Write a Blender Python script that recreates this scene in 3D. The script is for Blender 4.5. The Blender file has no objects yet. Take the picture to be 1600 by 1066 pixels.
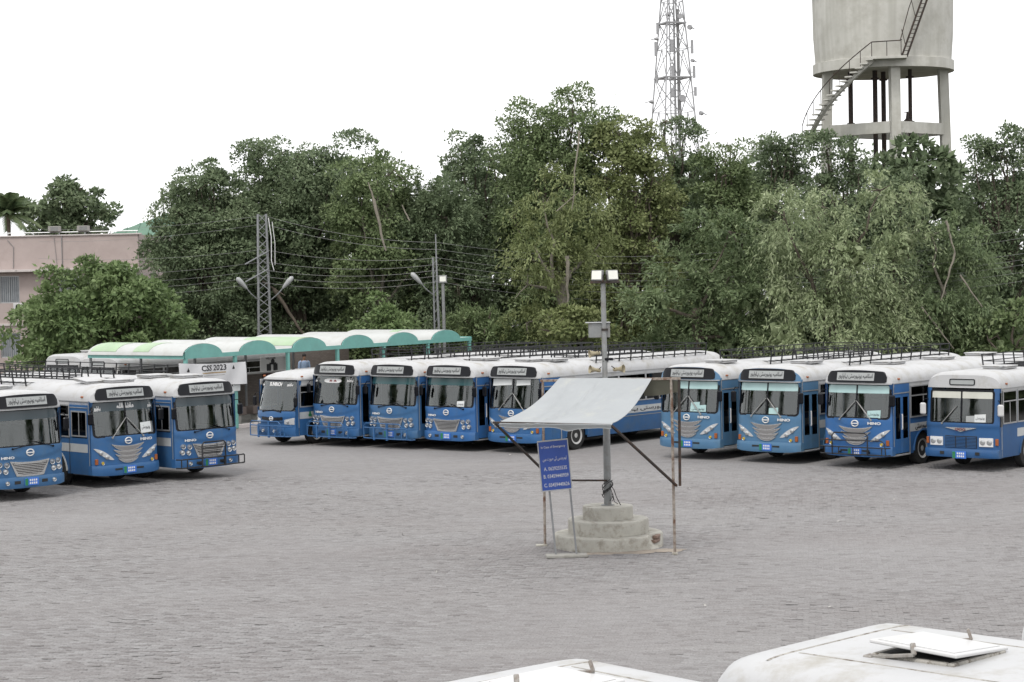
import bpy, math, random
import numpy as np
from mathutils import Vector, Matrix
R = math.radians
random.seed(7)
scene = bpy.context.scene
COL = scene.collection

# ------------------------------------------------------------------ camera
FPX, CAMH, ROLL, PITCH = 3100.0, 6.15, R(1.1), math.atan(103 / 3100.0)
_f = Vector((0, math.cos(PITCH), -math.sin(PITCH)))
_r0 = Vector((1, 0, 0)); _u0 = Vector((0, math.sin(PITCH), math.cos(PITCH)))
_R = _r0 * math.cos(ROLL) - _u0 * math.sin(ROLL)
_U = _r0 * math.sin(ROLL) + _u0 * math.cos(ROLL)
cam_d = bpy.data.cameras.new('camera'); cam = bpy.data.objects.new('camera', cam_d); COL.objects.link(cam)
cam_d.sensor_width = 36; cam_d.lens = 36 * FPX / 1600; cam_d.clip_start = 0.3; cam_d.clip_end = 2000
M = Matrix((_R, _U, -_f)).transposed().to_4x4(); M.translation = (0, 0, CAMH); cam.matrix_world = M
scene.camera = cam

# ------------------------------------------------------------------ overcast sky and soft sun
SUN_EL, SUN_AZ = R(58), R(200)          # azimuth measured clockwise from +Y: behind the camera, to the left
world = bpy.data.worlds.new('World'); scene.world = world; world.use_nodes = True
wn = world.node_tree; wl = wn.links
bg = wn.nodes['Background']; bg.inputs['Strength'].default_value = 0.1
sky = wn.nodes.new('ShaderNodeTexSky'); sky.sky_type = 'NISHITA'; sky.sun_disc = False
sky.sun_elevation = SUN_EL; sky.sun_rotation = SUN_AZ; sky.dust_density = 6; sky.air_density = 1.5
tc = wn.nodes.new('ShaderNodeTexCoord'); nz = wn.nodes.new('ShaderNodeTexNoise'); nz.inputs['Scale'].default_value = 2.2; nz.inputs['Detail'].default_value = 4
wl.new(tc.outputs['Generated'], nz.inputs['Vector'])
cr = wn.nodes.new('ShaderNodeValToRGB')
cr.color_ramp.elements[0].position = .3; cr.color_ramp.elements[0].color = (.95, .955, .97, 1)
cr.color_ramp.elements[1].position = .7; cr.color_ramp.elements[1].color = (1, 1, 1, 1)
wl.new(nz.outputs['Fac'], cr.inputs['Fac'])
sc = wn.nodes.new('ShaderNodeVectorMath'); sc.operation = 'SCALE'; sc.inputs['Scale'].default_value = 11.0
wl.new(cr.outputs['Color'], sc.inputs[0])
mx = wn.nodes.new('ShaderNodeMix'); mx.data_type = 'RGBA'; mx.inputs['Factor'].default_value = .93     # closed cloud deck
wl.new(sky.outputs['Color'], mx.inputs[6]); wl.new(sc.outputs['Vector'], mx.inputs[7])
wl.new(mx.outputs[2], bg.inputs['Color'])
sd = bpy.data.lights.new('sun', 'SUN'); sd.energy = 1.1; sd.angle = R(14); sd.color = (1, .97, .92)
so = bpy.data.objects.new('sun', sd); COL.objects.link(so)
_sd = Vector((math.sin(SUN_AZ) * math.cos(SUN_EL), math.cos(SUN_AZ) * math.cos(SUN_EL), math.sin(SUN_EL)))
so.rotation_euler = _sd.to_track_quat('Z', 'Y').to_euler(); so.location = _sd * 60
vs = scene.view_settings; vs.view_transform = 'Standard'; vs.look = 'None'; vs.exposure = 0.6; vs.gamma = 1; vs.use_curve_mapping = False
scene.cycles.max_bounces = 8; scene.cycles.transparent_max_bounces = 16; scene.cycles.glossy_bounces = 3; scene.cycles.diffuse_bounces = 3

def at(u, v, D):
    """world point seen at photo pixel (u, v) at depth D metres"""
    d = _f + _R * ((u - 800) / FPX) + _U * ((533 - v) / FPX)
    return Vector((0, 0, CAMH)) + d * D

# ------------------------------------------------------------------ helpers
class MB:
    def __init__(s): s.v = []; s.f = []
    def quad_grid(s, rows, close=False):
        """rows: list of lists of points with equal length"""
        n = len(rows[0]); b = len(s.v)
        for r in rows: s.v += [tuple(p) for p in r]
        for i in range(len(rows) - 1):
            for j in range(n if close else n - 1):
                k = (j + 1) % n
                s.f.append((b + i * n + j, b + i * n + k, b + (i + 1) * n + k, b + (i + 1) * n + j))
        return s
    def face(s, pts):
        b = len(s.v); s.v += [tuple(p) for p in pts]; s.f.append(tuple(range(b, b + len(pts)))); return s
    def box(s, c, d, bev=0.0, m=None):
        hx, hy, hz = d[0] / 2, d[1] / 2, d[2] / 2
        b = len(s.v)
        if bev <= 0:
            P = [(x, y, z) for x in (-hx, hx) for y in (-hy, hy) for z in (-hz, hz)]
            F = [(0, 1, 3, 2), (4, 6, 7, 5), (0, 4, 5, 1), (2, 3, 7, 6), (0, 2, 6, 4), (1, 5, 7, 3)]
        else:
            e = min(bev, hx * .9, hy * .9, hz * .9); P = []; idx = {}
            for sx in (-1, 1):
                for sy in (-1, 1):
                    for sz in (-1, 1):
                        for a in range(3):
                            q = [sx * hx, sy * hy, sz * hz]
                            for k in range(3):
                                if k != a: q[k] -= e * (sx, sy, sz)[k]
                            idx[(sx, sy, sz, a)] = len(P); P.append(tuple(q))
            F = []
            for a in range(3):
                o = [k for k in range(3) if k != a]
                for sg in (-1, 1):
                    L = []
                    for s1, s2 in ((-1, -1), (1, -1), (1, 1), (-1, 1)):
                        k = [0, 0, 0]; k[a] = sg; k[o[0]] = s1; k[o[1]] = s2; L.append(idx[(k[0], k[1], k[2], a)])
                    F.append(tuple(L))
                for s1 in (-1, 1):
                    for s2 in (-1, 1):
                        L = []
                        for sg, fa in ((-1, o[0]), (1, o[0]), (1, o[1]), (-1, o[1])):
                            k = [0, 0, 0]; k[a] = sg; k[o[0]] = s1; k[o[1]] = s2; L.append(idx[(k[0], k[1], k[2], fa)])
                        F.append(tuple(L))
            for sx in (-1, 1):
                for sy in (-1, 1):
                    for sz in (-1, 1): F.append(tuple(idx[(sx, sy, sz, a)] for a in range(3)))
        cc = Vector(c)
        for p in P:
            q = Vector(p)
            if m is not None: q = m @ q
            s.v.append(tuple(q + cc))
        s.f += [tuple(b + i for i in fc) for fc in F]
        return s
    def bar(s, p0, p1, w, h=None, bev=0):
        p0 = Vector(p0); p1 = Vector(p1); d = p1 - p0; L = d.length
        if L < 1e-6: return s
        m = d.to_track_quat('Z', 'Y').to_matrix()
        return s.box((p0 + p1) / 2, (w, h or w, L), bev, m)
    def tube(s, pts, r, n=8, cap=True):
        pts = [Vector(p) for p in pts]; k = len(pts)
        rs = list(r) if hasattr(r, '__len__') else [r] * k
        b = len(s.v); prev = None
        for i, p in enumerate(pts):
            t = (pts[min(i + 1, k - 1)] - pts[max(i - 1, 0)])
            if t.length < 1e-9: t = Vector((0, 0, 1))
            t.normalize()
            if prev is None:
                a = Vector((0, 0, 1)) if abs(t.z) < .9 else Vector((1, 0, 0)); x = t.cross(a).normalized()
            else:
                x = (prev - t * prev.dot(t)).normalized()
            prev = x; y = t.cross(x)
            for j in range(n):
                q = 2 * math.pi * j / n; s.v.append(tuple(p + (x * math.cos(q) + y * math.sin(q)) * rs[i]))
        for i in range(k - 1):
            for j in range(n):
                s.f.append((b + i * n + j, b + i * n + (j + 1) % n, b + (i + 1) * n + (j + 1) % n, b + (i + 1) * n + j))
        if cap:
            s.f.append(tuple(b + j for j in reversed(range(n)))); s.f.append(tuple(b + (k - 1) * n + j for j in range(n)))
        return s
    def lathe(s, prof, axis='Z', c=(0, 0, 0), n=24, cap=True):
        """prof: (radius, height) pairs"""
        b = len(s.v); c = Vector(c)
        for r, h in prof:
            for j in range(n):
                q = 2 * math.pi * j / n; x, y = r * math.cos(q), r * math.sin(q)
                p = {'Z': (x, y, h), 'X': (h, x, y), 'Y': (y, h, x)}[axis]
                s.v.append(tuple(c + Vector(p)))
        for i in range(len(prof) - 1):
            for j in range(n):
                s.f.append((b + i * n + j, b + i * n + (j + 1) % n, b + (i + 1) * n + (j + 1) % n, b + (i + 1) * n + j))
        if cap:
            s.f.append(tuple(b + j for j in reversed(range(n)))); s.f.append(tuple(b + (len(prof) - 1) * n + j for j in range(n)))
        return s
    def fsolid(s, xs, zb, zt, nzz, yf, off=0.0, depth=0.03):
        """panel lying on the surface y = yf(x, z), with a real thickness"""
        zb_ = zb if callable(zb) else (lambda x: zb); zt_ = zt if callable(zt) else (lambda x: zt)
        fr = []; bk = []
        for x in xs:
            a, c = zb_(x), zt_(x); col = [a + (c - a) * k / nzz for k in range(nzz + 1)]
            fr.append([(x, yf(x, z) - off, z) for z in col]); bk.append([(x, yf(x, z) - off + depth, z) for z in col])
        s.quad_grid(fr); s.quad_grid([list(reversed(r)) for r in bk])
        loop_f = [c[0] for c in fr] + fr[-1][1:] + [c[-1] for c in reversed(fr[:-1])] + list(reversed(fr[0][1:-1]))
        loop_b = [c[0] for c in bk] + bk[-1][1:] + [c[-1] for c in reversed(bk[:-1])] + list(reversed(bk[0][1:-1]))
        s.quad_grid([loop_b, loop_f], close=True)
        return s
    def fring(s, outer, inner, yf, off, depth):
        g = lambda L, o: [(x, yf(x, z) - o, z) for x, z in L]
        s.quad_grid([g(outer, off - depth), g(outer, off), g(inner, off), g(inner, off - depth)], close=True); return s
    def mesh(s, name, mat, smooth=None):
        me = bpy.data.meshes.new(name); me.from_pydata(s.v, [], s.f); me.update()
        if mat: me.materials.append(mat)
        if smooth:
            me.shade_smooth(); me.set_sharp_from_angle(angle=R(smooth))
        return me

def lin(a, b, n): return [a + (b - a) * i / (n - 1) for i in range(n)]
def rrect(x0, x1, z0, z1, r, n=4, m=6):
    P = []
    for cx, cz, a0 in ((x1 - r, z1 - r, 0), (x0 + r, z1 - r, 90), (x0 + r, z0 + r, 180), (x1 - r, z0 + r, 270)):
        for i in range(n + 1):
            a = R(a0 + 90 * i / n); P.append((cx + r * math.cos(a), cz + r * math.sin(a)))
    out = []
    for i, p in enumerate(P):                      # subdivide the long straight sides so they follow a curved surface
        q = P[(i + 1) % len(P)]; out.append(p)
        if math.hypot(q[0] - p[0], q[1] - p[1]) > .3:
            out += [(p[0] + (q[0] - p[0]) * k / m, p[1] + (q[1] - p[1]) * k / m) for k in range(1, m)]
    return out

def link(name, data, parent=None, loc=None, rot=None):
    o = bpy.data.objects.new(name, data); COL.objects.link(o)
    if parent: o.parent = parent
    if loc is not None: o.location = loc
    if rot is not None: o.rotation_euler = rot
    return o
def tag(o, label=None, cat=None, group=None, kind=None):
    if label: o['label'] = label
    if cat: o['category'] = cat
    if group: o['group'] = group
    if kind: o['kind'] = kind
    return o
def thing(name, label, cat, loc=(0, 0, 0), rz=0, group=None):
    return tag(link(name, None, None, loc, (0, 0, rz)), label, cat, group)
CACHE = {}; PFX = ['']
def part(name, key, build, mat, parent, loc=None, rot=None, smooth=None):
    k = (PFX[0], key, mat.name) if key else None
    if k and k in CACHE: me = CACHE[k]
    else:
        mb = MB(); r = build(mb); me = mb.mesh(name, mat, smooth)
        if k: CACHE[k] = me
    return link(name, me, parent, loc, rot)

# ------------------------------------------------------------------ materials
def node_mat(name):
    m = bpy.data.materials.new(name); m.use_nodes = True
    return m, m.node_tree, m.node_tree.nodes['Principled BSDF']
KEEP = ('white', 'chrome', 'headlamp', 'floodlight', 'wheel', 'rubber', 'skin', 'canvas')
def pm(name, col, rough=.5, metal=0, var=.12, scale=3, bump=0, spec=.5, coat=0, detail=5, dirt=None, dscale=1.2, dpos=(.5, .75), bscale=None):
    """procedural paint / concrete / metal: base colour broken up by noise, optional dirt stains and bump"""
    if not any(k in name for k in KEEP):
        col = tuple(c * .68 for c in col); dirt = dirt and tuple(c * .68 for c in dirt)
    m, t, b = node_mat(name); L = t.links
    tc = t.nodes.new('ShaderNodeTexCoord')
    n = t.nodes.new('ShaderNodeTexNoise'); n.inputs['Scale'].default_value = scale; n.inputs['Detail'].default_value = detail; n.inputs['Roughness'].default_value = .62
    L.new(tc.outputs['Object'], n.inputs['Vector'])
    r = t.nodes.new('ShaderNodeValToRGB'); r.color_ramp.elements[0].position = .3; r.color_ramp.elements[1].position = .7
    r.color_ramp.elements[0].color = tuple(c * (1 - var) for c in col) + (1,); r.color_ramp.elements[1].color = tuple(min(1, c * (1 + var * .6)) for c in col) + (1,)
    L.new(n.outputs['Fac'], r.inputs['Fac']); out = r.outputs['Color']
    if dirt:
        n2 = t.nodes.new('ShaderNodeTexNoise'); n2.inputs['Scale'].default_value = dscale; n2.inputs['Detail'].default_value = 8; n2.inputs['Roughness'].default_value = .7
        L.new(tc.outputs['Object'], n2.inputs['Vector'])
        r2 = t.nodes.new('ShaderNodeMapRange'); r2.inputs['From Min'].default_value = dpos[0]; r2.inputs['From Max'].default_value = dpos[1]
        L.new(n2.outputs['Fac'], r2.inputs['Value'])
        mx = t.nodes.new('ShaderNodeMix'); mx.data_type = 'RGBA'; mx.inputs[7].default_value = tuple(dirt) + (1,)
        L.new(r2.outputs['Result'], mx.inputs['Factor']); L.new(out, mx.inputs[6]); out = mx.outputs[2]
    L.new(out, b.inputs['Base Color'])
    b.inputs['Roughness'].default_value = rough; b.inputs['Metallic'].default_value = metal; b.inputs['Specular IOR Level'].default_value = spec
    b.inputs['Coat Weight'].default_value = coat; b.inputs['Coat Roughness'].default_value = .15
    if bump:
        n3 = t.nodes.new('ShaderNodeTexNoise'); n3.inputs['Scale'].default_value = bscale or scale * 6; n3.inputs['Detail'].default_value = 6
        L.new(tc.outputs['Object'], n3.inputs['Vector'])
        bp = t.nodes.new('ShaderNodeBump'); bp.inputs['Strength'].default_value = bump; bp.inputs['Distance'].default_value = .02
        L.new(n3.outputs['Fac'], bp.inputs['Height']); L.new(bp.outputs['Normal'], b.inputs['Normal'])
    return m
def glass(name, tint, f0=.08, rough=.02, refl=1.0):
    m, t, b = node_mat(name); L = t.links; t.nodes.remove(b)
    out = t.nodes['Material Output']
    tr = t.nodes.new('ShaderNodeBsdfTransparent'); tr.inputs['Color'].default_value = tuple(tint) + (1,)
    gl = t.nodes.new('ShaderNodeBsdfGlossy'); gl.inputs['Roughness'].default_value = rough; gl.inputs['Color'].default_value = (refl, refl, refl, 1)
    lw = t.nodes.new('ShaderNodeLayerWeight'); lw.inputs['Blend'].default_value = .5
    pw = t.nodes.new('ShaderNodeMath'); pw.operation = 'POWER'; pw.inputs[1].default_value = 4.0; L.new(lw.outputs['Facing'], pw.inputs[0])
    fr = t.nodes.new('ShaderNodeMath'); fr.operation = 'MULTIPLY_ADD'; fr.inputs[1].default_value = 1 - f0; fr.inputs[2].default_value = f0; L.new(pw.outputs['Value'], fr.inputs[0])
    tc = t.nodes.new('ShaderNodeTexCoord'); n = t.nodes.new('ShaderNodeTexNoise'); n.inputs['Scale'].default_value = 2.3; n.inputs['Detail'].default_value = 5   # dust film
    L.new(tc.outputs['Object'], n.inputs['Vector'])
    rr = t.nodes.new('ShaderNodeMapRange'); rr.inputs['From Min'].default_value = .35; rr.inputs['From Max'].default_value = .75; rr.inputs['To Min'].default_value = rough; rr.inputs['To Max'].default_value = rough + .10
    L.new(n.outputs['Fac'], rr.inputs['Value']); L.new(rr.outputs['Result'], gl.inputs['Roughness'])
    mx = t.nodes.new('ShaderNodeMixShader'); L.new(fr.outputs['Value'], mx.inputs['Fac']); L.new(tr.outputs['BSDF'], mx.inputs[1]); L.new(gl.outputs['BSDF'], mx.inputs[2])
    L.new(mx.outputs['Shader'], out.inputs['Surface'])
    return m

def leaf_mat(name, c0, c1, c2, trans=.36):
    m, t, b = node_mat(name); L = t.links
    g = t.nodes.new('ShaderNodeNewGeometry')
    tc = t.nodes.new('ShaderNodeTexCoord'); n = t.nodes.new('ShaderNodeTexNoise'); n.inputs['Scale'].default_value = .55; n.inputs['Detail'].default_value = 2
    L.new(tc.outputs['Object'], n.inputs['Vector'])
    a = t.nodes.new('ShaderNodeMath'); a.operation = 'MULTIPLY_ADD'; a.inputs[1].default_value = .55
    L.new(g.outputs['Random Per Island'], a.inputs[0])
    mm = t.nodes.new('ShaderNodeMapRange'); mm.inputs['From Min'].default_value = .3; mm.inputs['From Max'].default_value = .7; mm.inputs['To Max'].default_value = .45
    L.new(n.outputs['Fac'], mm.inputs['Value']); L.new(mm.outputs['Result'], a.inputs[2])
    r = t.nodes.new('ShaderNodeValToRGB'); e = r.color_ramp.elements; e[0].position = 0; e[0].color = tuple(c0) + (1,); e[1].position = 1; e[1].color = tuple(c2) + (1,)
    x = e.new(.5); x.color = tuple(c1) + (1,)
    L.new(a.outputs['Value'], r.inputs['Fac']); L.new(r.outputs['Color'], b.inputs['Base Color'])
    b.inputs['Roughness'].default_value = .5; b.inputs['Specular IOR Level'].default_value = .2
    tl = t.nodes.new('ShaderNodeBsdfTranslucent'); L.new(r.outputs['Color'], tl.inputs['Color'])
    mx = t.nodes.new('ShaderNodeMixShader'); mx.inputs['Fac'].default_value = trans
    L.new(b.outputs['BSDF'], mx.inputs[1]); L.new(tl.outputs['BSDF'], mx.inputs[2]); L.new(mx.outputs['Shader'], t.nodes['Material Output'].inputs['Surface'])
    return m

BLUES = {'blue': (.049, .162, .385), 'worn': (.064, .178, .37), 'faded': (.105, .24, .41), 'navy': (.038, .130, .325), 'sky': (.050, .170, .43)}
MAT = {}
for k, c in BLUES.items(): MAT[k] = pm('bus_paint_' + k, c, .36, 0, .10, 1.6, 0, .28, .10, dirt=(c[0] * .8 + .06, c[1] * .7 + .06, c[2] * .55 + .06), dscale=1.4, dpos=(.47, .85))
MAT['white'] = pm('white_paint', (.50, .50, .50), .42, 0, .04, 1.3, 0, .5, .1, dirt=(.42, .40, .36), dscale=1.1, dpos=(.52, 1.0))
MAT['roof'] = pm('weathered_white_roof', (.415, .417, .423), .5, 0, .05, 1.1, .1, .4, 0, dirt=(.27, .25, .21), dscale=2.1, dpos=(.50, .78), bscale=2.5)
MAT['stripe'] = pm('white_stripe_paint', (.44, .455, .46), .42, 0, .08, 3)
MAT['alu'] = pm('aluminium_trim', (.60, .61, .62), .38, .5, .1, 8)
MAT['chrome'] = pm('chrome_trim', (.55, .55, .55), .22, .75, .06, 8)
MAT['grillemesh'] = pm('grey_grille_mesh', (.34, .33, .33), .5, .4, .3, 60)
MAT['black'] = pm('black_panel', (.012, .013, .017), .22, 0, .2, 5, 0, .18)
MAT['rubber'] = pm('rubber', (.022, .022, .022), .8, 0, .3, 20, .1)
MAT['rack'] = pm('black_rack_metal', (.022, .023, .026), .55, .2, .35, 12)
MAT['under'] = pm('underbody', (.03, .03, .03), .9, 0, .3, 8)
MAT['interior'] = pm('cabin_lining', (.12, .12, .12), .8, 0, .2, 4)
MAT['seat'] = pm('seat_cloth', (.10, .11, .14), .85, 0, .3, 14)
MAT['dash'] = pm('dashboard_plastic', (.075, .075, .08), .6, 0, .2, 8)
MAT['screen'] = glass('windscreen_glass', (.58, .64, .64), .075)
MAT['pane'] = glass('dark_side_glass', (.12, .13, .14), .045)
MAT['doorglass'] = glass('door_glass', (.07, .075, .085), .04)
MAT['lamp'] = pm('headlamp_reflector', (.55, .56, .57), .18, .35, .1, 18)
MAT['lens'] = pm('headlamp_lens', (.45, .46, .47), .08, .6, .2, 40)
MAT['lensd'] = pm('headlamp_lens_dark', (.22, .24, .27), .08, .5, .2, 40)
MAT['orange'] = pm('orange_lens', (.42, .12, .03), .3, 0, .15, 20)
MAT['yellow'] = pm('yellow_lens', (.70, .50, .04), .25, 0, .15, 20)
MAT['plateblue'] = pm('plate_blue', (.05, .20, .72), .4, 0, .08, 8)
MAT['plategreen'] = pm('plate_green', (.03, .25, .10), .4, 0, .1, 8)
MAT['print'] = pm('white_print', (.62, .62, .62), .5, 0, .05, 5)
MAT['ink'] = pm('black_print', (.02, .02, .025), .6, 0, .1, 5)
MAT['board'] = pm('route_board', (.44, .46, .46), .5, 0, .05, 3)
MAT['card'] = pm('white_card', (.56, .58, .58), .6, 0, .06, 3)
MAT['beige'] = pm('beige_line', (.45, .42, .34), .5, 0, .1, 5)
MAT['wheelrim'] = pm('painted_wheel', (.50, .50, .49), .5, .2, .25, 9)
MAT['wiper'] = pm('wiper_metal', (.40, .40, .39), .45, .3, .1, 9)
for k, c in {'dark': (.05, .075, .09), 'teal': (.03, .10, .11), 'cyan': (.50, .72, .72), 'cream': (.74, .74, .66)}.items():  # cyan: pale sky reflection painted into the strip's colour
    MAT['strip_' + k] = pm('sun_strip_' + k, c, .15, 0, .08, 2)
MAT['red'] = pm('red_print', (.22, .02, .02), .5)

# ------------------------------------------------------------------ lettering
_AF = {}
def _ff(ch, iso, fin, ini=None, med=None): _AF[ch] = (iso, fin, ini, med)
for row in ('ا FE8D FE8E', 'آ FE81 FE82', 'ب FE8F FE90 FE91 FE92', 'پ FB56 FB57 FB58 FB59', 'ت FE95 FE96 FE97 FE98', 'ٹ FB66 FB67 FB68 FB69', 'ج FE9D FE9E FE9F FEA0',
            'خ FEA5 FEA6 FEA7 FEA8', 'د FEA9 FEAA', 'ر FEAD FEAE', 'س FEB1 FEB2 FEB3 FEB4', 'ش FEB5 FEB6 FEB7 FEB8', 'ص FEB9 FEBA FEBB FEBC', 'ک FB8E FB8F FB90 FB91', 'گ FB92 FB93 FB94 FB95',
            'ل FEDD FEDE FEDF FEE0', 'م FEE1 FEE2 FEE3 FEE4', 'ن FEE5 FEE6 FEE7 FEE8', 'ں FB9E FB9F', 'و FEED FEEE', 'ہ FBA6 FBA7 FBA8 FBA9', 'ی FBFC FBFD FBFE FBFF', 'ے FBAE FBAF', 'ء FE80 FE80'):
    p = row.split(); _ff(p[0], *[chr(int(h, 16)) for h in p[1:]])
def urdu(s):
    out = []
    for w in s.split(' '):
        o = ''
        for i, c in enumerate(w):
            f = _AF[c]; pj = i > 0 and _AF[w[i - 1]][2] is not None and c != 'ء'; nj = f[2] is not None and i + 1 < len(w) and w[i + 1] != 'ء'
            o += f[3] if pj and nj else f[1] if pj else f[2] if nj else f[0]
        out.append(o[::-1])
    return ' '.join(out[::-1])
_TX = {}
def text_geo(body, bold=0.0, shear=0.0):
    k = (body, bold, shear)
    if k not in _TX:
        c = bpy.data.curves.new('lettering', 'FONT'); c.body = body; c.size = 1; c.resolution_u = 2; c.offset = bold; c.shear = shear; c.extrude = .012
        o = bpy.data.objects.new('lettering', c); COL.objects.link(o)
        dg = bpy.context.evaluated_depsgraph_get(); me = bpy.data.meshes.new_from_object(o.evaluated_get(dg))
        V = np.array([v.co[:] for v in me.vertices]); F = [tuple(p.vertices) for p in me.polygons]
        bpy.data.objects.remove(o); bpy.data.curves.remove(c); bpy.data.meshes.remove(me)
        V[:, 0] -= (V[:, 0].max() + V[:, 0].min()) / 2; V[:, 1] -= (V[:, 1].max() + V[:, 1].min()) / 2
        _TX[k] = (V, F)
    return _TX[k]
def put_text(mb, body, cx, cz, w, h, surf, bold=0.0, thick=.004, shear=0.0):
    """lettering fitted into w x h around (cx, cz); surf(x, z, t) maps to a point, t = height above the surface"""
    V, F = text_geo(body, bold, shear); sx = w / np.ptp(V[:, 0]); sy = h / max(np.ptp(V[:, 1]), 1e-6); b = len(mb.v)
    for x, y, z in V: mb.v.append(tuple(surf(cx + x * sx, cz + y * sy, thick * (1 if z > 0 else -.5))))
    mb.f += [tuple(b + i for i in f) for f in F]
UNI = urdu('اسلامیہ یونیورسٹی بہاولپور')

# ------------------------------------------------------------------ ground
def ground_mat(name, geo):
    m, t, b = node_mat(name); L = t.links
    tc = t.nodes.new('ShaderNodeTexCoord')
    def noise(scale, detail=6, sx=1, sy=1, rot=0, rough=.65):
        mp = t.nodes.new('ShaderNodeMapping'); mp.inputs['Scale'].default_value = (sx, sy, 1); mp.inputs['Rotation'].default_value = (0, 0, rot)
        L.new(tc.outputs['Object'], mp.inputs['Vector'])
        n = t.nodes.new('ShaderNodeTexNoise'); n.inputs['Scale'].default_value = scale; n.inputs['Detail'].default_value = detail; n.inputs['Roughness'].default_value = rough
        L.new(mp.outputs['Vector'], n.inputs['Vector']); return n.outputs['Fac']
    def rng(fac, a, b_, lo=0., hi=1.):
        r = t.nodes.new('ShaderNodeMapRange'); r.inputs['From Min'].default_value = a; r.inputs['From Max'].default_value = b_; r.inputs['To Min'].default_value = lo; r.inputs['To Max'].default_value = hi
        L.new(fac, r.inputs['Value']); return r.outputs['Result']
    def mix(fac, A, B):
        x = t.nodes.new('ShaderNodeMix'); x.data_type = 'RGBA'
        if isinstance(fac, float): x.inputs['Factor'].default_value = fac
        else: L.new(fac, x.inputs['Factor'])
        for s, v in ((6, A), (7, B)):
            if isinstance(v, tuple): x.inputs[s].default_value = v + (1,)
            else: L.new(v, x.inputs[s])
        return x.outputs[2]
    if geo:
        g = t.nodes.new('ShaderNodeNewGeometry'); rnd = g.outputs['Random Per Island']
        r = t.nodes.new('ShaderNodeValToRGB'); e = r.color_ramp.elements
        e[0].position = 0; e[0].color = (.205, .190, .188, 1); e[1].position = 1; e[1].color = (.405, .398, .398, 1)
        for p, c in ((.12, (.262, .246, .244)), (.5, (.322, .31, .310)), (.9, (.36, .35, .350))): x = e.new(p); x.color = c + (1,)
        L.new(rnd, r.inputs['Fac']); col = r.outputs['Color']
    else:
        mp = t.nodes.new('ShaderNodeMapping'); mp.inputs['Rotation'].default_value = (0, 0, R(9)); L.new(tc.outputs['Object'], mp.inputs['Vector'])
        bt = t.nodes.new('ShaderNodeTexBrick'); bt.inputs['Scale'].default_value = 1; bt.inputs['Brick Width'].default_value = .22; bt.inputs['Row Height'].default_value = .11; bt.inputs['Mortar Size'].default_value = .006
        bt.inputs['Color1'].default_value = (.262, .248, .246, 1); bt.inputs['Color2'].default_value = (.362, .353, .353, 1); bt.inputs['Mortar'].default_value = (.20, .185, .18, 1)
        L.new(mp.outputs['Vector'], bt.inputs['Vector']); col = bt.outputs['Color']
    dust = rng(noise(.10, 8, 1, 1.6, .5), .40, .70, 0, .55)
    col = mix(dust, col, (.43, .42, .42))
    red = rng(noise(.07, 6, 1, 2.2, -.4), .46, .72, 0, .42)
    col = mix(red, col, (.285, .255, .248))
    streak = rng(noise(.9, 5, .07, 1.0, R(-28)), .58, .76, 0, .5)
    col = mix(streak, col, (.47, .46, .45))
    dark = rng(noise(.28, 7), .60, .80, 0, .45)
    col = mix(dark, col, (.19, .175, .17))
    big = rng(noise(.035, 4, 1, 1.5, .2), .35, .68, 0, .5)
    col = mix(big, col, (.385, .374, .370))
    oil = rng(noise(.55, 3, 1, 1.4, .9, .5), .70, .80, 0, .38)
    col = mix(oil, col, (.15, .14, .138))
    tracks = rng(noise(1.6, 3, .03, 1.0, R(38)), .60, .74, 0, .28)
    col = mix(tracks, col, (.21, .20, .20))
    speck = rng(noise(26, 4), .32, .68, .47, .74)
    sc_ = t.nodes.new('ShaderNodeVectorMath'); sc_.operation = 'SCALE'; L.new(col, sc_.inputs[0]); L.new(speck, sc_.inputs['Scale'])
    L.new(sc_.outputs['Vector'], b.inputs['Base Color'])
    b.inputs['Roughness'].default_value = .9; b.inputs['Specular IOR Level'].default_value = .25
    bp = t.nodes.new('ShaderNodeBump'); bp.inputs['Strength'].default_value = .35; bp.inputs['Distance'].default_value = .006
    L.new(noise(40, 4), bp.inputs['Height']); L.new(bp.outputs['Normal'], b.inputs['Normal'])
    return m
pav = MB(); pav.face([(-260, -120, -.005), (260, -120, -.005), (260, 420, -.005), (-260, 420, -.005)])
pavement = link('pavement', pav.mesh('pavement', ground_mat('paving_far', False))); tag(pavement, 'wide grey brick-paved bus yard', kind='structure')

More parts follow.
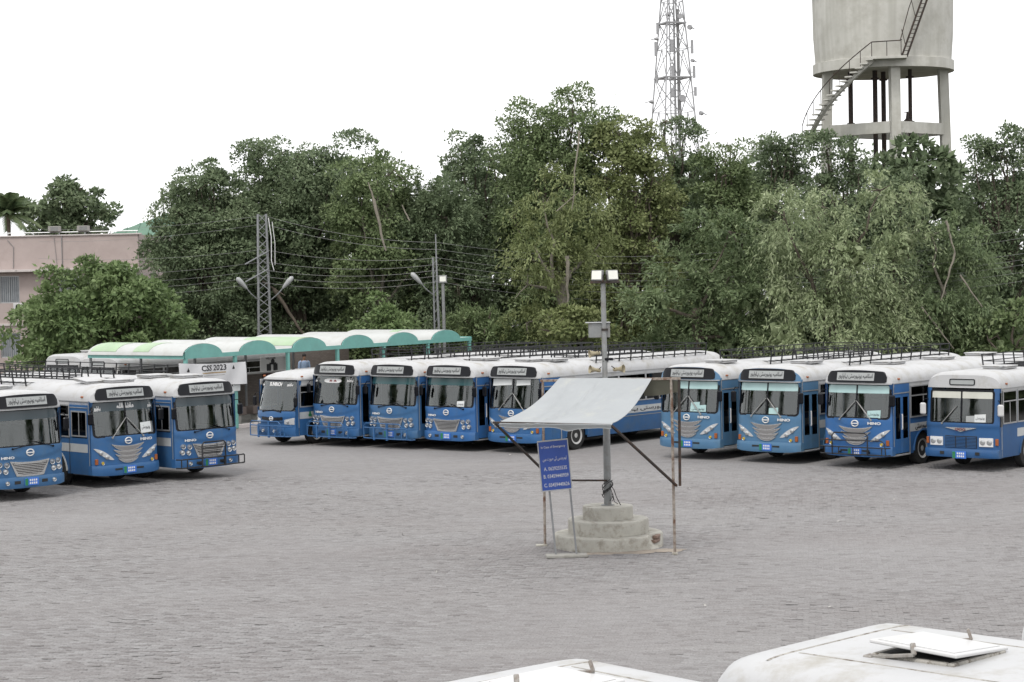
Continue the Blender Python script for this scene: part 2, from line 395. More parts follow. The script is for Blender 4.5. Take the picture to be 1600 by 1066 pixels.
def pavers():
    """every single block of the near yard: a running bond turned a little against the view, each block a bit uneven"""
    rs = np.random.RandomState(3); a = R(-9); ca, sa = math.cos(a), math.sin(a); bw, bh = .22, .11
    U, Vv = np.meshgrid(np.arange(-330, 330), np.arange(-660, 660))
    u = (U + .5 * (Vv % 2)) * bw; v = Vv * bh
    x0, y0 = 0, 48.0
    X = x0 + u * ca - v * sa; Y = y0 + u * sa + v * ca
    keep = (Y > 25.5) & (Y < 62) & (np.abs(X) < .275 * Y + 2.5)
    X, Y = X[keep], Y[keep]; n = len(X)
    hu, hv = (bw - .005) / 2 * np.ones(n), (bh - .005) / 2 * np.ones(n)
    z = rs.normal(0, .0035, n) + .008 * np.sin(X * .5 + 1) * np.sin(Y * .33); tu, tv = rs.normal(0, .010, n), rs.normal(0, .018, n); tw = rs.normal(0, .012, n)
    V = np.zeros((n, 8, 3)); q = [(-1, -1), (1, -1), (1, 1), (-1, 1)]
    for k, (s, t) in enumerate(q):
        for lv in (0, 1):
            e = 1.0 if lv else .93
            lu = s * hu * e - t * hv * tw; lvv = t * hv * e + s * hu * tw
            V[:, k + 4 * (1 - lv), 0] = X + lu * ca - lvv * sa; V[:, k + 4 * (1 - lv), 1] = Y + lu * sa + lvv * ca
            V[:, k + 4 * (1 - lv), 2] = z + s * hu * tu + t * hv * tv - (.008 if lv else 0)
    # index 0..3 lower rim (lv=1), 4..7 top
    low = V[:, 0:4].copy(); V[:, 0:4] = V[:, 4:8]; V[:, 4:8] = low      # 0..3 top, 4..7 rim
    rim = V[:, 4:8].copy(); V[:, 4:8] = rim
    F = np.array([[0, 1, 2, 3], [4, 5, 1, 0], [5, 6, 2, 1], [6, 7, 3, 2], [7, 4, 0, 3]])
    faces = (np.arange(n)[:, None, None] * 8 + F[None]).reshape(-1, 4)
    me = bpy.data.meshes.new('pavers'); me.vertices.add(n * 8); me.vertices.foreach_set('co', V.reshape(-1))
    me.loops.add(len(faces) * 4); me.loops.foreach_set('vertex_index', faces.reshape(-1).astype(np.int32))
    me.polygons.add(len(faces)); me.polygons.foreach_set('loop_start', np.arange(0, len(faces) * 4, 4, dtype=np.int32)); me.update(calc_edges=True)
    me.materials.append(ground_mat('paving_blocks', True))
    o = link('pavers', me, pavement); o['kind'] = 'stuff'
pavers()
soil = MB(); soil.quad_grid([[(x, y, .06 + .05 * math.sin(x * .3) * math.sin(y * .4)) for x in lin(-120, 120, 60)] for y in lin(98, 230, 30)])
verge = link('verge', soil.mesh('verge', pm('leaf_litter_soil', (.085, .075, .045), .95, 0, .4, .8, .4))); tag(verge, 'dark leaf-littered soil under the trees', kind='structure')

def litter(mb):
    rs = random.Random(21)
    for k in range(16):
        y = rs.uniform(30, 68); x = rs.uniform(-.25, .25) * y; a = rs.uniform(0, 3); w, h = rs.uniform(.02, .05), rs.uniform(.02, .04); c, s_ = math.cos(a), math.sin(a)
        T = lambda p, q, z: (x + p * c - q * s_, y + p * s_ + q * c, z)
        mb.quad_grid([[T(-w, -h, .012), T(0, -h, .012 + .03 * rs.random()), T(w, -h, .015)], [T(-w, h, .012), T(0, h * .8, .014 + .04 * rs.random()), T(w, h, .02)]])
mbl = MB(); litter(mbl)
lt = tag(link('litter', mbl.mesh('litter', pm('paper_scraps_white', (.36, .35, .33), .8, 0, .2, 2))), 'scraps of pale paper scattered over the yard', kind='stuff')

# ------------------------------------------------------------------ pink building at the left
MAT['pink'] = pm('pink_plaster', (.58, .485, .46), .85, 0, .10, .7, .2, .3, dirt=(.47, .38, .355), dscale=.8, dpos=(.5, .8), bscale=6)
MAT['concrete'] = pm('grey_concrete', (.42, .41, .38), .9, 0, .15, 2.2, .35, .3, dirt=(.24, .23, .20), dscale=2.4, dpos=(.5, .75), bscale=18)
MAT['ledge'] = pm('pale_ledge', (.74, .68, .66), .85, 0, .1, 2, .1, dirt=(.12, .11, .10), dscale=3, dpos=(.58, .75))
MAT['steel'] = pm('galvanised_steel', (.36, .37, .38), .5, .4, .15, 6)
MAT['greenroof'] = pm('green_roof_sheet', (.11, .24, .16), .5, 0, .12, 2)
MAT['grey'] = pm('grey_metal', (.30, .30, .30), .5, .2, .15, 4)
pb = at(217, 541, 128); X0 = pb.x
bld = thing('office_building', 'two-storey pink office building with barred windows behind the leafy tree', 'building', (X0, 128.5, 0), R(-4))
ZT = 9.25
def b_wall(mb):
    # front wall with real openings: columns between windows
    xs = [(-30, -13.2), (-11.85, -9.25), (-7.9, -5.3), (-3.95, 0)]
    wins = [(-13.2, -11.85), (-9.25, -7.9), (-5.3, -3.95)]
    for a, b in xs: mb.box(((a + b) / 2, .15, ZT / 2), (b - a, .3, ZT))
    for a, b in wins:
        for z0, z1 in ((0, 1.4), (3.0, 4.95), (6.72, ZT)): mb.box(((a + b) / 2, .15, (z0 + z1) / 2), (b - a, .296, z1 - z0))
    mb.box((-.15, 5, ZT / 2), (.3, 9.7, ZT)); mb.box((-15, 9.85, ZT / 2), (29.7, .3, ZT)); mb.box((-15, 5, ZT - .5), (29.6, 9.4, .2))
    mb.box((-15, 4, 3.6), (29.6, 7.4, .2)); mb.box((-15, 2.5, 4), (29.6, .1, 7))
part('wall', None, b_wall, MAT['pink'], bld)
part('ledge', None, lambda mb: (mb.box((-14.9, -.35, 7.04), (30.6, .75, .16), .01), mb.box((-14.9, -.04, 3.55), (30.6, .12, .14), .01), mb.box((-15, .12, ZT + .04), (30.4, .42, .09), .01)), MAT['ledge'], bld)
CURT = pm('curtained_window', (.30, .33, .36), .3, 0, .25, 2)
for xw in (-12.525, -8.575, -4.625):
    for zb, ht in ((4.95, 1.77), (1.4, 1.6)):
        w = part('window', ('bwin', ht), lambda mb: (mb.box((0, 0, .03), (1.35, .08, .06)), mb.box((0, 0, ht - .03), (1.35, .08, .06)), [mb.box((s * .645, 0, ht / 2), (.06, .08, ht - .12)) for s in (-1, 1)], mb.box((0, 0, ht / 2), (.05, .07, ht - .12))), MAT['alu'], bld, (xw, .12, zb))
        part('pane', ('bpane', ht), lambda mb: mb.box((0, .03, ht / 2), (1.26, .01, ht - .08)), CURT, w)
        for k in range(9): part('window_bar', ('bbar', ht), lambda mb: mb.box((0, -.05, ht / 2), (.022, .022, ht - .05)), MAT['alu'], w, (-.56 + k * .14, 0, 0))
for k in range(18):
    part('railing_post', 'brp', lambda mb: mb.box((0, .1, .07), (.05, .05, .16)), MAT['alu'], bld, (-29 + k * 1.7, 0, ZT + .08))
part('railing', None, lambda mb: mb.tube([(-30, .1, ZT + .24), (0, .1, ZT + .24)], .035, 6), MAT['alu'], bld)
for P_, r_ in (([(-5.0, -.06, ZT), (-5.0, -.06, 7.2)], .03), ([(-8.6, -.05, ZT - .2), (-8.2, -.05, 8.6), (-8.25, -.05, 7.2)], .02), ([(-5.5, -.05, ZT - .1), (-5.35, -.05, 7.3)], .015)): part('drain_pipe', None, lambda mb: mb.tube(P_, r_, 6), MAT['grey'], bld)
for k, u in enumerate((87, 132)):
    p = at(u, 367, 129); lx = p.x - X0
    o = tag(part('rooftop_box', 'rbox', lambda mb: (mb.box((0, 0, .2), (.72, .6, .34), .02), mb.box((-.25, 0, .02), (.1, .5, .04)), mb.box((.25, 0, .02), (.1, .5, .04))), pm('rooftop_unit%d' % k, (.42, .40, .38), .7, 0, .2, 4), None, (p.x, 128.9 + .07 * -lx * 0, ZT + .26)), ('left' if k == 0 else 'right') + ' grey air-conditioner box standing on the pink building parapet', 'air conditioner', 'boxes on the parapet')
    part('fan_grille', 'rboxg', lambda mb: mb.box((.05, -.303, .2), (.5, .008, .26)), MAT['grey'], o)
ac = thing('air_conditioner', 'white split air-conditioner unit on the pink wall below the left window', 'air conditioner', tuple(at(29, 479, 127.6)))
part('casing', None, lambda mb: mb.box((0, 0, 0), (.62, .3, .42), .02), MAT['white'], ac); part('fan_grille', None, lambda mb: mb.lathe([(.15, 0), (.15, -.015), (.03, -.02)], 'Y', (.0, -.155, 0), 16), MAT['black'], ac); part('bracket', None, lambda mb: (mb.bar((-.2, -.1, -.24), (-.2, .45, -.24), .04), mb.bar((.2, -.1, -.24), (.2, .45, -.24), .04)), MAT['steel'], ac)
# green hipped roof behind
gx = at(262, 400, 150).x
gb = thing('pavilion', 'pavilion with green hipped roof and thin spire behind the pink building', 'building', (gx, 150, 0))
part('wall', None, lambda mb: mb.box((0, 0, 4.7), (7.6, 7.6, 9.4)), MAT['pink'], gb)
def hip(mb):
    for k in range(4):
        a = R(90 * k); c, s = math.cos(a), math.sin(a); T = lambda x, y, z: (x * c - y * s, x * s + y * c, z)
        n = 10
        for i in range(n):       # standing-seam sheets
            x0, x1 = -4.1 + 8.2 * i / n, -4.1 + 8.2 * (i + 1) / n
            h = lambda x: (1 - abs(x) / 4.1)
            mb.face([T(x0, -4.1, 9.5), T(x1, -4.1, 9.5), T(x1 * 1, -4.1 + 4.1 * h(x1), 9.5 + 1.75 * h(x1)), T(x0, -4.1 + 4.1 * h(x0), 9.5 + 1.75 * h(x0))])
            mb.bar(T(x0, -4.1, 9.52), T(x0, -4.1 + 4.1 * h(x0) + .01, 9.52 + 1.75 * h(x0)), .05)
        mb.box(T(0, -4.05, 9.42), (8.2 if k % 2 == 0 else .12, .12 if k % 2 == 0 else 8.2, .16))
part('roof', None, hip, MAT['greenroof'], gb)
part('spire', None, lambda mb: mb.tube([(-.2, 0, 11.1), (-.2, 0, 13.0)], [.06, .02], 6), MAT['steel'], gb)

# ------------------------------------------------------------------ shelter with barrel roofs
MAT['turq'] = pm('turquoise_paint', (.21, .52, .47), .45, 0, .12, 2, dirt=(.20, .42, .39), dscale=1.5)
MAT['vault'] = pm('white_vault_sheet', (.43, .44, .43), .5, 0, .06, 1, dirt=(.33, .32, .29), dscale=1.6, dpos=(.5, .85))
MAT['vaultgreen'] = pm('green_vault_sheet', (.46, .62, .40), .5, 0, .12, 1.2, dirt=(.5, .58, .45), dscale=1.8)
MAT['brickwall'] = None
def brick_mat(name, c1, c2, mort, w=.23, h=.075):
    m, t, b = node_mat(name); L = t.links
    tc = t.nodes.new('ShaderNodeTexCoord'); mp = t.nodes.new('ShaderNodeMapping'); mp.inputs['Rotation'].default_value = (R(90), 0, 0); L.new(tc.outputs['Object'], mp.inputs['Vector'])
    bt = t.nodes.new('ShaderNodeTexBrick'); bt.inputs['Scale'].default_value = 1; bt.inputs['Brick Width'].default_value = w; bt.inputs['Row Height'].default_value = h; bt.inputs['Mortar Size'].default_value = .008
    for n, c in (('Color1', c1), ('Color2', c2), ('Mortar', mort)): bt.inputs[n].default_value = c + (1,)
    L.new(mp.outputs['Vector'], bt.inputs['Vector']); L.new(bt.outputs['Color'], b.inputs['Base Color']); b.inputs['Roughness'].default_value = .9
    bp = t.nodes.new('ShaderNodeBump'); bp.inputs['Strength'].default_value = .5; bp.inputs['Distance'].default_value = .01; L.new(bt.outputs['Fac'], bp.inputs['Height']); L.new(bp.outputs['Normal'], b.inputs['Normal'])
    return m
MAT['brickwall'] = brick_mat('grey_brown_brick', (.15, .125, .11), (.19, .16, .14), (.11, .10, .09))
sh = thing('bus_shelter', 'long open shelter with white barrel roof, turquoise arched fascia and posts', 'shelter', (-13.2, 79.9, 0), math.atan2(.82, .574))
SL, SW, ZF = 19.6, 5.6, 3.02        # local x along the arches, local y to the back left
def fascia(mb):
    pts = []
    x = 0
    top = lambda x: ZF + .17 + (max(0, .46 * math.sqrt(max(0, 1 - ((x % 3.3 - 1.05) / 1.12) ** 2)) - .05) if (x % 3.3) < 2.2 and x < 18.8 else 0)
    xs = sorted(set(lin(0, SL, 60) + [3.3 * k + 1.05 - 1.12 * math.cos(R(a)) for k in range(6) for a in range(0, 181, 12)])); xs = [x for x in xs if 0 <= x <= SL]
    fr = [[(x, -.02, ZF), (x, -.02, max(top(x), ZF + .16))] for x in xs]; bk = [[(x, .02, ZF), (x, .02, max(top(x), ZF + .16))] for x in xs]
    mb.quad_grid(fr); mb.quad_grid(bk); mb.quad_grid([[a[1], b[1]] for a, b in zip(fr, bk)]); mb.quad_grid([[a[0], b[0]] for a, b in zip(fr, bk)])
part('fascia', None, fascia, MAT['turq'], sh)
for q_ in (0, SL): part('side_beam', None, lambda mb: mb.box((q_, SW / 2, ZF + .10), (.06, SW - .05, .2)), MAT['turq'], sh)
part('back_beam', None, lambda mb: mb.box((SL / 2, SW, ZF + .09), (SL - .1, .06, .18)), MAT['turq'], sh)
for k in range(6):
    def vault(mb, k=k, g0=0, g1=1, lift=0, y0=.03, y1=SW - .06):
        xc = 3.3 * k + 1.05; A = [g0 + (g1 - g0) * i / 12 for i in range(13)]
        def pt(t, y, e): a = math.pi * (1 - t); return (xc + (1.14 + e) * math.cos(a), y, ZF + .135 + (.465 + e) * math.sin(a))
        rows = [[pt(t, y, lift) for t in A] for y in lin(y0, y1, 12)]; mb.quad_grid(rows)
        rows2 = [[pt(t, y, lift - .012) for t in A] for y in lin(y0, y1, 12)]; mb.quad_grid(rows2)
        for end in (0, -1): mb.quad_grid([rows[end], rows2[end]])
        mb.quad_grid([[r[0] for r in rows], [r[0] for r in rows2]]); mb.quad_grid([[r[-1] for r in rows], [r[-1] for r in rows2]])
    v = part('vault', None, vault, MAT['vault'], sh, None, None, 40)
    part('flat_sheet', None, lambda mb: mb.box((3.3 * k + 2.72, SW / 2, ZF + .15), (1.02 if k < 5 else .9, SW - .1, .03)), MAT['vault'], sh)
    bands = {0: [(2.0, 2.9), (3.9, 5.4)], 2: [(.05, 3.2)], 3: [], 5: [(2.4, 2.9)], 4: []}.get(k, [])
    for a, b in bands: part('green_sheet', None, lambda mb: vault(mb, k, .10, .60, .012, a, b), MAT['vaultgreen'], v, None, None, 40)
for k in range(7):
    x = min(SL - .05, max(.1, 19.5 - 3.3 * k))
    part('post', 'shpost', lambda mb: mb.box((0, 0, ZF / 2), (.14, .14, ZF), .012), MAT['turq'], sh, (x, .06, 0))
    part('back_post', 'shbpost', lambda mb: mb.tube([(0, 0, 0), (0, 0, ZF)], .06, 8), MAT['steel'], sh, (x, SW - .05, 0))
for k in range(13): part('purlin', 'shpurlin', lambda mb: mb.box((0, SW / 2, ZF + .05), (.05, SW - .1, .08)), MAT['steel'], sh, (.1 + k * 1.61, 0, 0))
bw = thing('brick_wall', 'grey-brown brick wall with white coping at the back of the shelter', 'wall', tuple(sh.matrix_basis @ Vector((3.2, SW + .35, 0))), sh.rotation_euler.z)
part('masonry', None, lambda mb: mb.box((8, 0, .9), (16.4, .23, 1.8)), MAT['brickwall'], bw); part('coping', None, lambda mb: mb.box((8, 0, 1.84), (16.5, .32, .09), .01), MAT['white'], bw)
for k in range(5): part('pier', 'bwpier', lambda mb: mb.box((0, -.16, .9), (.5, .12, 1.795)), pm('maroon_paint', (.10, .025, .03), .7) if k == 0 else bpy.data.materials['maroon_paint'], bw, (.9 + k * 3.6, 0, 0))
for k, (a, b) in enumerate(((1.2, 4.4), (4.8, 8.4))):
    bn = thing('bench', ('near' if k == 0 else 'far') + ' brown concrete bench under the shelter' + (' beside the end post' if k == 0 else ' behind the minibus'), 'bench', tuple(sh.matrix_basis @ Vector((a, 1.0, 0))), sh.rotation_euler.z, 'benches under the shelter')
    part('seat', None, lambda mb: mb.box(((b - a) / 2, 0, .62), (b - a, .5, .34), .02), pm('brown_bench%d' % k, (.17, .135, .12), .85, 0, .15, 3), bn)
    for q in (.4, b - a - .4): part('leg', 'benchleg', lambda mb: mb.box((0, 0, .26), (.22, .4, .40), .015), MAT['concrete'], bn, (q, 0, 0))
pf = thing('platform', 'low concrete platform edge under the shelter', 'platform', tuple(sh.matrix_basis @ Vector((0, 0, 0))), sh.rotation_euler.z)
part('slab', None, lambda mb: mb.box((9.8, SW / 2 + .2, .035), (19.4, SW - .3, .13)), MAT['concrete'], pf); part('kerb', None, lambda mb: mb.box((9.8, .12, .05), (19.6, .2, .2), .02), MAT['ledge'], pf)
# banner hung between the front posts
bnr = thing('banner', 'white CSS 2023 banner hung between the shelter posts', 'banner', tuple(sh.matrix_basis @ Vector((-.35, -.12, 0))), sh.rotation_euler.z)
BL = 3.75
bz = lambda x, t: 2.86 - .05 * math.sin(math.pi * x / BL) - .10 * x / BL - t * (.80 + .12 * x / BL)
by = lambda x, t: -.04 - .05 * math.sin(x * 2.1) * t - .025 * math.sin(x * 5 + 3 * t)
part('cloth', None, lambda mb: (mb.quad_grid([[(x, by(x, t), bz(x, t)) for x in lin(-.15, BL, 36)] for t in lin(0, 1, 9)]), mb.quad_grid([[(x, by(x, t) + .004, bz(x, t)) for x in lin(-.15, BL, 36)] for t in lin(0, 1, 9)])), pm('white_banner_cloth', (.56, .56, .57), .8, 0, .05, 2), bnr, None, None, 60)
bsf = lambda x, z, t: (x, by(x, (2.8 - z) / .85) - .006 - t, z)
part('lettering', None, lambda mb: put_text(mb, 'CSS 2023', 1.85, 2.60, 1.45, .24, bsf, .018), MAT['ink'], bnr)
part('printed_line', None, lambda mb: (mb.quad_grid([[bsf(x, z, .001) for x in lin(1.15, 2.55, 12)] for z in (2.37, 2.42)])), pm('ochre_print', (.50, .36, .20), .7), bnr)
part('printed_line', None, lambda mb: (mb.quad_grid([[bsf(x, z, .001) for x in lin(1.2, 2.5, 12)] for z in (2.28, 2.295)])), pm('grey_print', (.35, .33, .30), .7), bnr)
for xx in (.35, 3.02): part('crest', None, lambda mb: (put_text(mb, '\u25B2', xx, 2.60, .13, .12, bsf, .02), mb.quad_grid([[bsf(x, z, .001) for x in lin(xx - .075, xx + .075, 4)] for z in (2.49, 2.56)])), MAT['ink'], bnr)
nt = tag(link('notice', MB().box((0, 0, 0), (.42, .02, .38), .004).mesh('notice', MAT['card']), None, tuple(sh.matrix_basis @ Vector((2.95, -.05, 1.75))), (0, 0, sh.rotation_euler.z)), 'small white paper notice on a turquoise shelter post', 'notice')
# a person in pale blue clothes standing on the raised platform behind the low wall
pl = thing('raised_platform', 'raised brick loading platform behind the shelter wall', 'platform', tuple(sh.matrix_basis @ Vector((16.6, SW + 1.6, 0))), sh.rotation_euler.z)
part('slab', None, lambda mb: mb.box((0, 0, .37), (7.2, 2.0, .74), .02), MAT['brickwall'], pl)
part('back_wall', None, lambda mb: mb.box((0, 1.1, 1.5), (7.2, .2, 3.0)), MAT['brickwall'], pl)
pp = tuple(sh.matrix_basis @ Vector((15.0, SW + 1.1, .74)))
person = thing('person', 'person in pale blue clothes standing under the shelter', 'person', pp, sh.rotation_euler.z + R(-30))
def skin(name, verts, edges, rad, mat, parent):
    me = bpy.data.meshes.new(name); me.from_pydata(verts, edges, []); me.update(); o = link(name, me, parent)
    m = o.modifiers.new('skin', 'SKIN'); me.skin_vertices or None
    if not me.skin_vertices: me.attributes
    for i, r in enumerate(rad): me.skin_vertices[0].data[i].radius = (r if isinstance(r, tuple) else (r, r))
    me.skin_vertices[0].data[0].use_root = True
    s = o.modifiers.new('sub', 'SUBSURF'); s.levels = s.render_levels = 2; me.materials.append(mat)
    dg = bpy.context.evaluated_depsgraph_get(); m2 = bpy.data.meshes.new_from_object(o.evaluated_get(dg)); o.modifiers.clear(); o.data = m2; m2.name = name
    m2.shade_smooth(); return o
skinm = pm('skin', (.28, .16, .10), .6); kurta = pm('pale_blue_cotton', (.36, .48, .68), .85, 0, .15, 8)
BV = [(0, 0, .93), (0, 0, 1.15), (0, -.01, 1.38), (0, 0, 1.47), (0, -.02, 1.54), (0, -.03, 1.64), (0, -.03, 1.73), (-.19, 0, 1.40), (-.24, .02, 1.12), (-.22, -.10, .90), (-.21, -.15, .80), (.19, 0, 1.40), (.25, .02, 1.13), (.18, -.14, 1.02), (.10, -.22, 1.02),
      (-.10, 0, .86), (-.11, -.02, .48), (-.11, .02, .08), (-.11, -.14, .04), (.10, 0, .86), (.12, -.02, .48), (.12, .02, .08), (.13, -.14, .04)]
BE = [(0, 1), (1, 2), (2, 3), (3, 4), (4, 5), (5, 6), (2, 7), (7, 8), (8, 9), (9, 10), (2, 11), (11, 12), (12, 13), (13, 14), (0, 15), (15, 16), (16, 17), (17, 18), (0, 19), (19, 20), (20, 21), (21, 22)]
BR = [(.15, .10), (.14, .10), (.15, .10), .06, .065, (.085, .10), .06, .065, .048, .04, .035, .065, .048, .04, .035, .08, .06, .045, .035, .08, .06, .045, .035]
skin('body', BV, BE, BR, skinm, person)
part('kurta', None, lambda mb: mb.quad_grid([[(a * math.cos(R(t)), b * math.sin(R(t)) - .005, z) for t in range(0, 360, 20)] for z, a, b in ((.52, .25, .19), (.75, .23, .175), (.95, .20, .155), (1.15, .185, .14), (1.34, .205, .145), (1.42, .17, .12), (1.47, .075, .075))], close=True), kurta, person, None, None, 60)
for s in (-1, 1): part('sleeve', ('slv', s), lambda mb: mb.tube([(s * .15, 0, 1.40), (s * .21, .0, 1.38), (s * .255, .02, 1.13), (s * .22, -.10, .95)], [.085, .085, .07, .06], 10), kurta, person, None, None, 60)
for s in (-1, 1): part('trouser_leg', ('trl', s), lambda mb: mb.tube([(s * .11, 0, .80), (s * .115, -.01, .45), (s * .115, .02, .10)], [.11, .10, .085], 10), kurta, person, None, None, 60)
part('hair', None, lambda mb: mb.lathe([(.09, -.02), (.105, .03), (.10, .08), (.06, .125), (.005, .135)], 'Z', (0, -.015, 1.68), 14), pm('dark_hair', (.02, .016, .014), .7), person, None, None, 60)

# ------------------------------------------------------------------ buses
class Dim: pass
def modern_dims():
    d = Dim(); d.ex = 3.8; d.hw, d.L, d.z0, d.zs, d.zw, d.zc, d.zr = 1.18, 11.4, .40, 1.50, 2.50, 2.62, 3.10
    def yf(x, z):
        s = min(abs(x) / 1.18, 1.0); p = .06 * s ** 2 + .13 * s ** 8
        if z < 1.5: rk = .02 * max(0, (.9 - z))
        elif z < 2.60: rk = .16 * (z - 1.5) / 1.1
        else: rk = .03 + .22 * max(0, z - 2.62)
        return p + rk
    d.yf = yf; d.yc = .17; d.wx = 1.11; d.wz0, d.wz1 = 1.53, 2.60; d.wheel_y = (2.15, 8.1); d.key = 'm'; return d
def old_dims():
    d = Dim(); d.ex = 5.0; d.hw, d.L, d.z0, d.zs, d.zw, d.zc, d.zr = 1.20, 11.0, .42, 1.42, 2.42, 2.50, 2.98
    def yf(x, z):
        s = min(abs(x) / 1.20, 1.0); p = .03 * s ** 2 + .10 * s ** 10
        rk = 0 if z < 1.40 else .09 * (z - 1.40)
        return p + rk
    d.yf = yf; d.yc = .16; d.wx = 1.04; d.wz0, d.wz1 = 1.44, 2.44; d.wheel_y = (2.1, 7.6); d.key = 'o'; return d
def mini_dims():
    d = Dim(); d.ex = 3.6; d.hw, d.L, d.z0, d.zs, d.zw, d.zc, d.zr = 1.02, 7.0, .36, 1.40, 2.22, 2.42, 2.74
    def yf(x, z):
        s = min(abs(x) / 1.02, 1.0); p = .08 * s ** 2 + .16 * s ** 6
        rk = .04 * (.9 - z) if z < .9 else (.10 * (z - .9) if z < 1.2 else .03 + .26 * (z - 1.2))
        return p + rk
    d.yf = yf; d.yc = .30; d.wx = .98; d.wz0, d.wz1 = 1.26, 2.41; d.wheel_y = (1.35, 5.0); d.key = 'n'; return d

def roof_h(d, x, k=1.0):
    s = min(abs(x) / d.hw, 1.0)
    return d.zc + k * (d.zr - d.zc) * max(0, 1 - s ** d.ex) ** (1 / 2.1)

def b_roof(d):
    def f(mb):
        xs = [d.hw * math.copysign(abs(math.sin(R(a))) ** .8, a) for a in lin(-90, 90, 27)]
        rows = []
        def row(k, yfun): rows.append([(x * (.985 + .015 * k), yfun(x, roof_h(d, x, k)), roof_h(d, x, k)) for x in xs])
        kf = .80
        if d.key == 'n':
            kf = .26; row(.26, lambda x, z: d.yf(x, z)); row(.55, lambda x, z: d.yf(x, z) + .14); row(.80, lambda x, z: d.yf(x, z) + .42); row(.94, lambda x, z: d.yf(x, z) + .85); row(1.0, lambda x, z: d.yf(x, z) + 1.3)
        else: row(.80, lambda x, z: d.yf(x, z)); row(.93, lambda x, z: d.yf(x, z) + .05); row(1.0, lambda x, z: d.yf(x, z) + .17)
        for y in (.6, 2.5, 4.5, 6.5, 8.5, d.L - .35):
            if y < d.L - .3 and (d.key != 'n' or y > 2): row(1.0, lambda x, z, y=y: y)
        row(.93, lambda x, z: d.L - .08); row(.7, lambda x, z: d.L)
        mb.quad_grid(rows)
        mb.fsolid(xs, d.zc, lambda x: max(d.zc + .005, roof_h(d, x, kf)), 4, d.yf, 0, .02)
        mb.face([(x, d.L, roof_h(d, x, .7)) for x in xs])
        # cant rail under the roof edge
        for s in (-1, 1):
            mb.box((s * (d.hw - .012), (d.L + d.yc + .1) / 2, (d.zw + d.zc) / 2 + .004), (.022, d.L - d.yc - .1, d.zc - d.zw + .008))
    return f
def arch_z(d, y, R_=.60):
    z = d.z0
    for yc in d.wheel_y:
        if abs(y - yc) < R_: z = max(z, .48 + math.sqrt(R_ ** 2 - (y - yc) ** 2))
    return z
def b_body(d, door):
    def f(mb):
        Rr = .60 if d.key != 'n' else .50
        for s in (-1, 1):
            y0 = d.yc + .12
            ys = [1.26] if (s > 0 and door) else [y0]
            yy = set(lin(ys[0], d.L, 16))
            for yc in d.wheel_y: yy |= set(yc + Rr * math.cos(R(a)) for a in range(0, 181, 12)); yy |= {yc - Rr - .001, yc + Rr + .001}
            yy = sorted(y for y in yy if y >= ys[0])
            rows = []
            for y in yy:
                zb = arch_z(d, y, Rr); zs = [zb + (d.zs - zb) * k / 4 for k in range(5)]
                rows.append([(s * (d.hw - .035 * max(0, (.75 - z)) ** 1.3 / .23), y, z) for z in zs])
            mb.quad_grid(rows)
            # corner pillar from skirt to roof
            rows = []
            for x in lin(d.wx - .02, d.hw, 6):
                rows.append([(s * x, d.yf(x, z), z) for z in lin(d.zs - .02, d.zc - .01, 7)])
            rows.append([(s * d.hw, d.yc + .02 + .1 * max(0, d.yf(0, z)), z) for z in lin(d.zs - .02, d.zc - .01, 7)])
            rows.append([(s * d.hw, y0 + .02, z) for z in lin(d.zs - .02, d.zc - .01, 7)])
            mb.quad_grid(rows)
            mb.quad_grid([[(s * d.hw, y, z) for z in (d.z0, .9, d.zs)] for y in (d.yf(d.hw, .8) - .005, y0 + .012)])
            # window posts
            for y in ([1.26] if s > 0 and door else [1.27]): mb.box((s * (d.hw - .02), y + .02, (d.zs + d.zw) / 2), (.035, .07, d.zw - d.zs + .01))
            mb.box((s * (d.hw - .02), d.L - .12, (d.zs + d.zw) / 2), (.035, .22, d.zw - d.zs + .01))
        # rear wall
        mb.box((0, d.L - .02, (d.z0 + d.zs + .3) / 2), (2 * d.hw - .01, .04, d.zs + .3 - d.z0))
        for s in (-1, 1): mb.box((s * (d.hw - .16), d.L - .02, (d.zs + .3 + d.zc) / 2), (.30, .04, d.zc - d.zs - .3))
        mb.box((0, d.L - .02, d.zc - .1), (2 * d.hw - .64, .04, .2))
        # front panel with a raised centre under a smile shaped crease
        def yp(x, z):
            zc = d.crease(x); t = max(0, min(1, (z - zc) / .035)); return d.yf(x, z) - .022 * t * t * (3 - 2 * t)
        mb.fsolid(lin(-d.hw, d.hw, 31), .44, d.wz0 + .01, 22, yp, 0, .03)
    return f

def b_window(w, h, style):
    def f(mb):
        t = .032; b = .042
        mb.box((0, w / 2, b / 2), (t, w, b)); mb.box((0, w / 2, h - b / 2), (t, w, b))
        mb.box((0, b / 2, h / 2), (t - .002, b, h - 2 * b)); mb.box((0, w - b / 2, h / 2), (t - .002, b, h - 2 * b))
        if style == 'slide':
            mb.box((0, w / 2, h * .68), (t - .004, w - 2 * b, .035)); mb.box((0, w / 2, (h * .68) / 2 + .01), (t - .006, .028, h * .68 - .08))
        elif style == 'plain': mb.box((0, w / 2, h * .5), (t - .006, .028, h - 2 * b))
        elif style == 'top': mb.box((0, w / 2, h * .68), (t - .004, w - 2 * b, .035))
    return f
def window(root, s, d, y, w, z, h, style, fm, gm):
    o = part('window', ('win', round(w, 2), round(h, 2), style), b_window(w, h, style), fm, root, (s * (d.hw + .004), y, z))
    part('pane', ('pane', round(w, 2), round(h, 2)), lambda mb: mb.box((0, w / 2, h / 2), (.008, w - .05, h - .05)), gm, o)
    return o

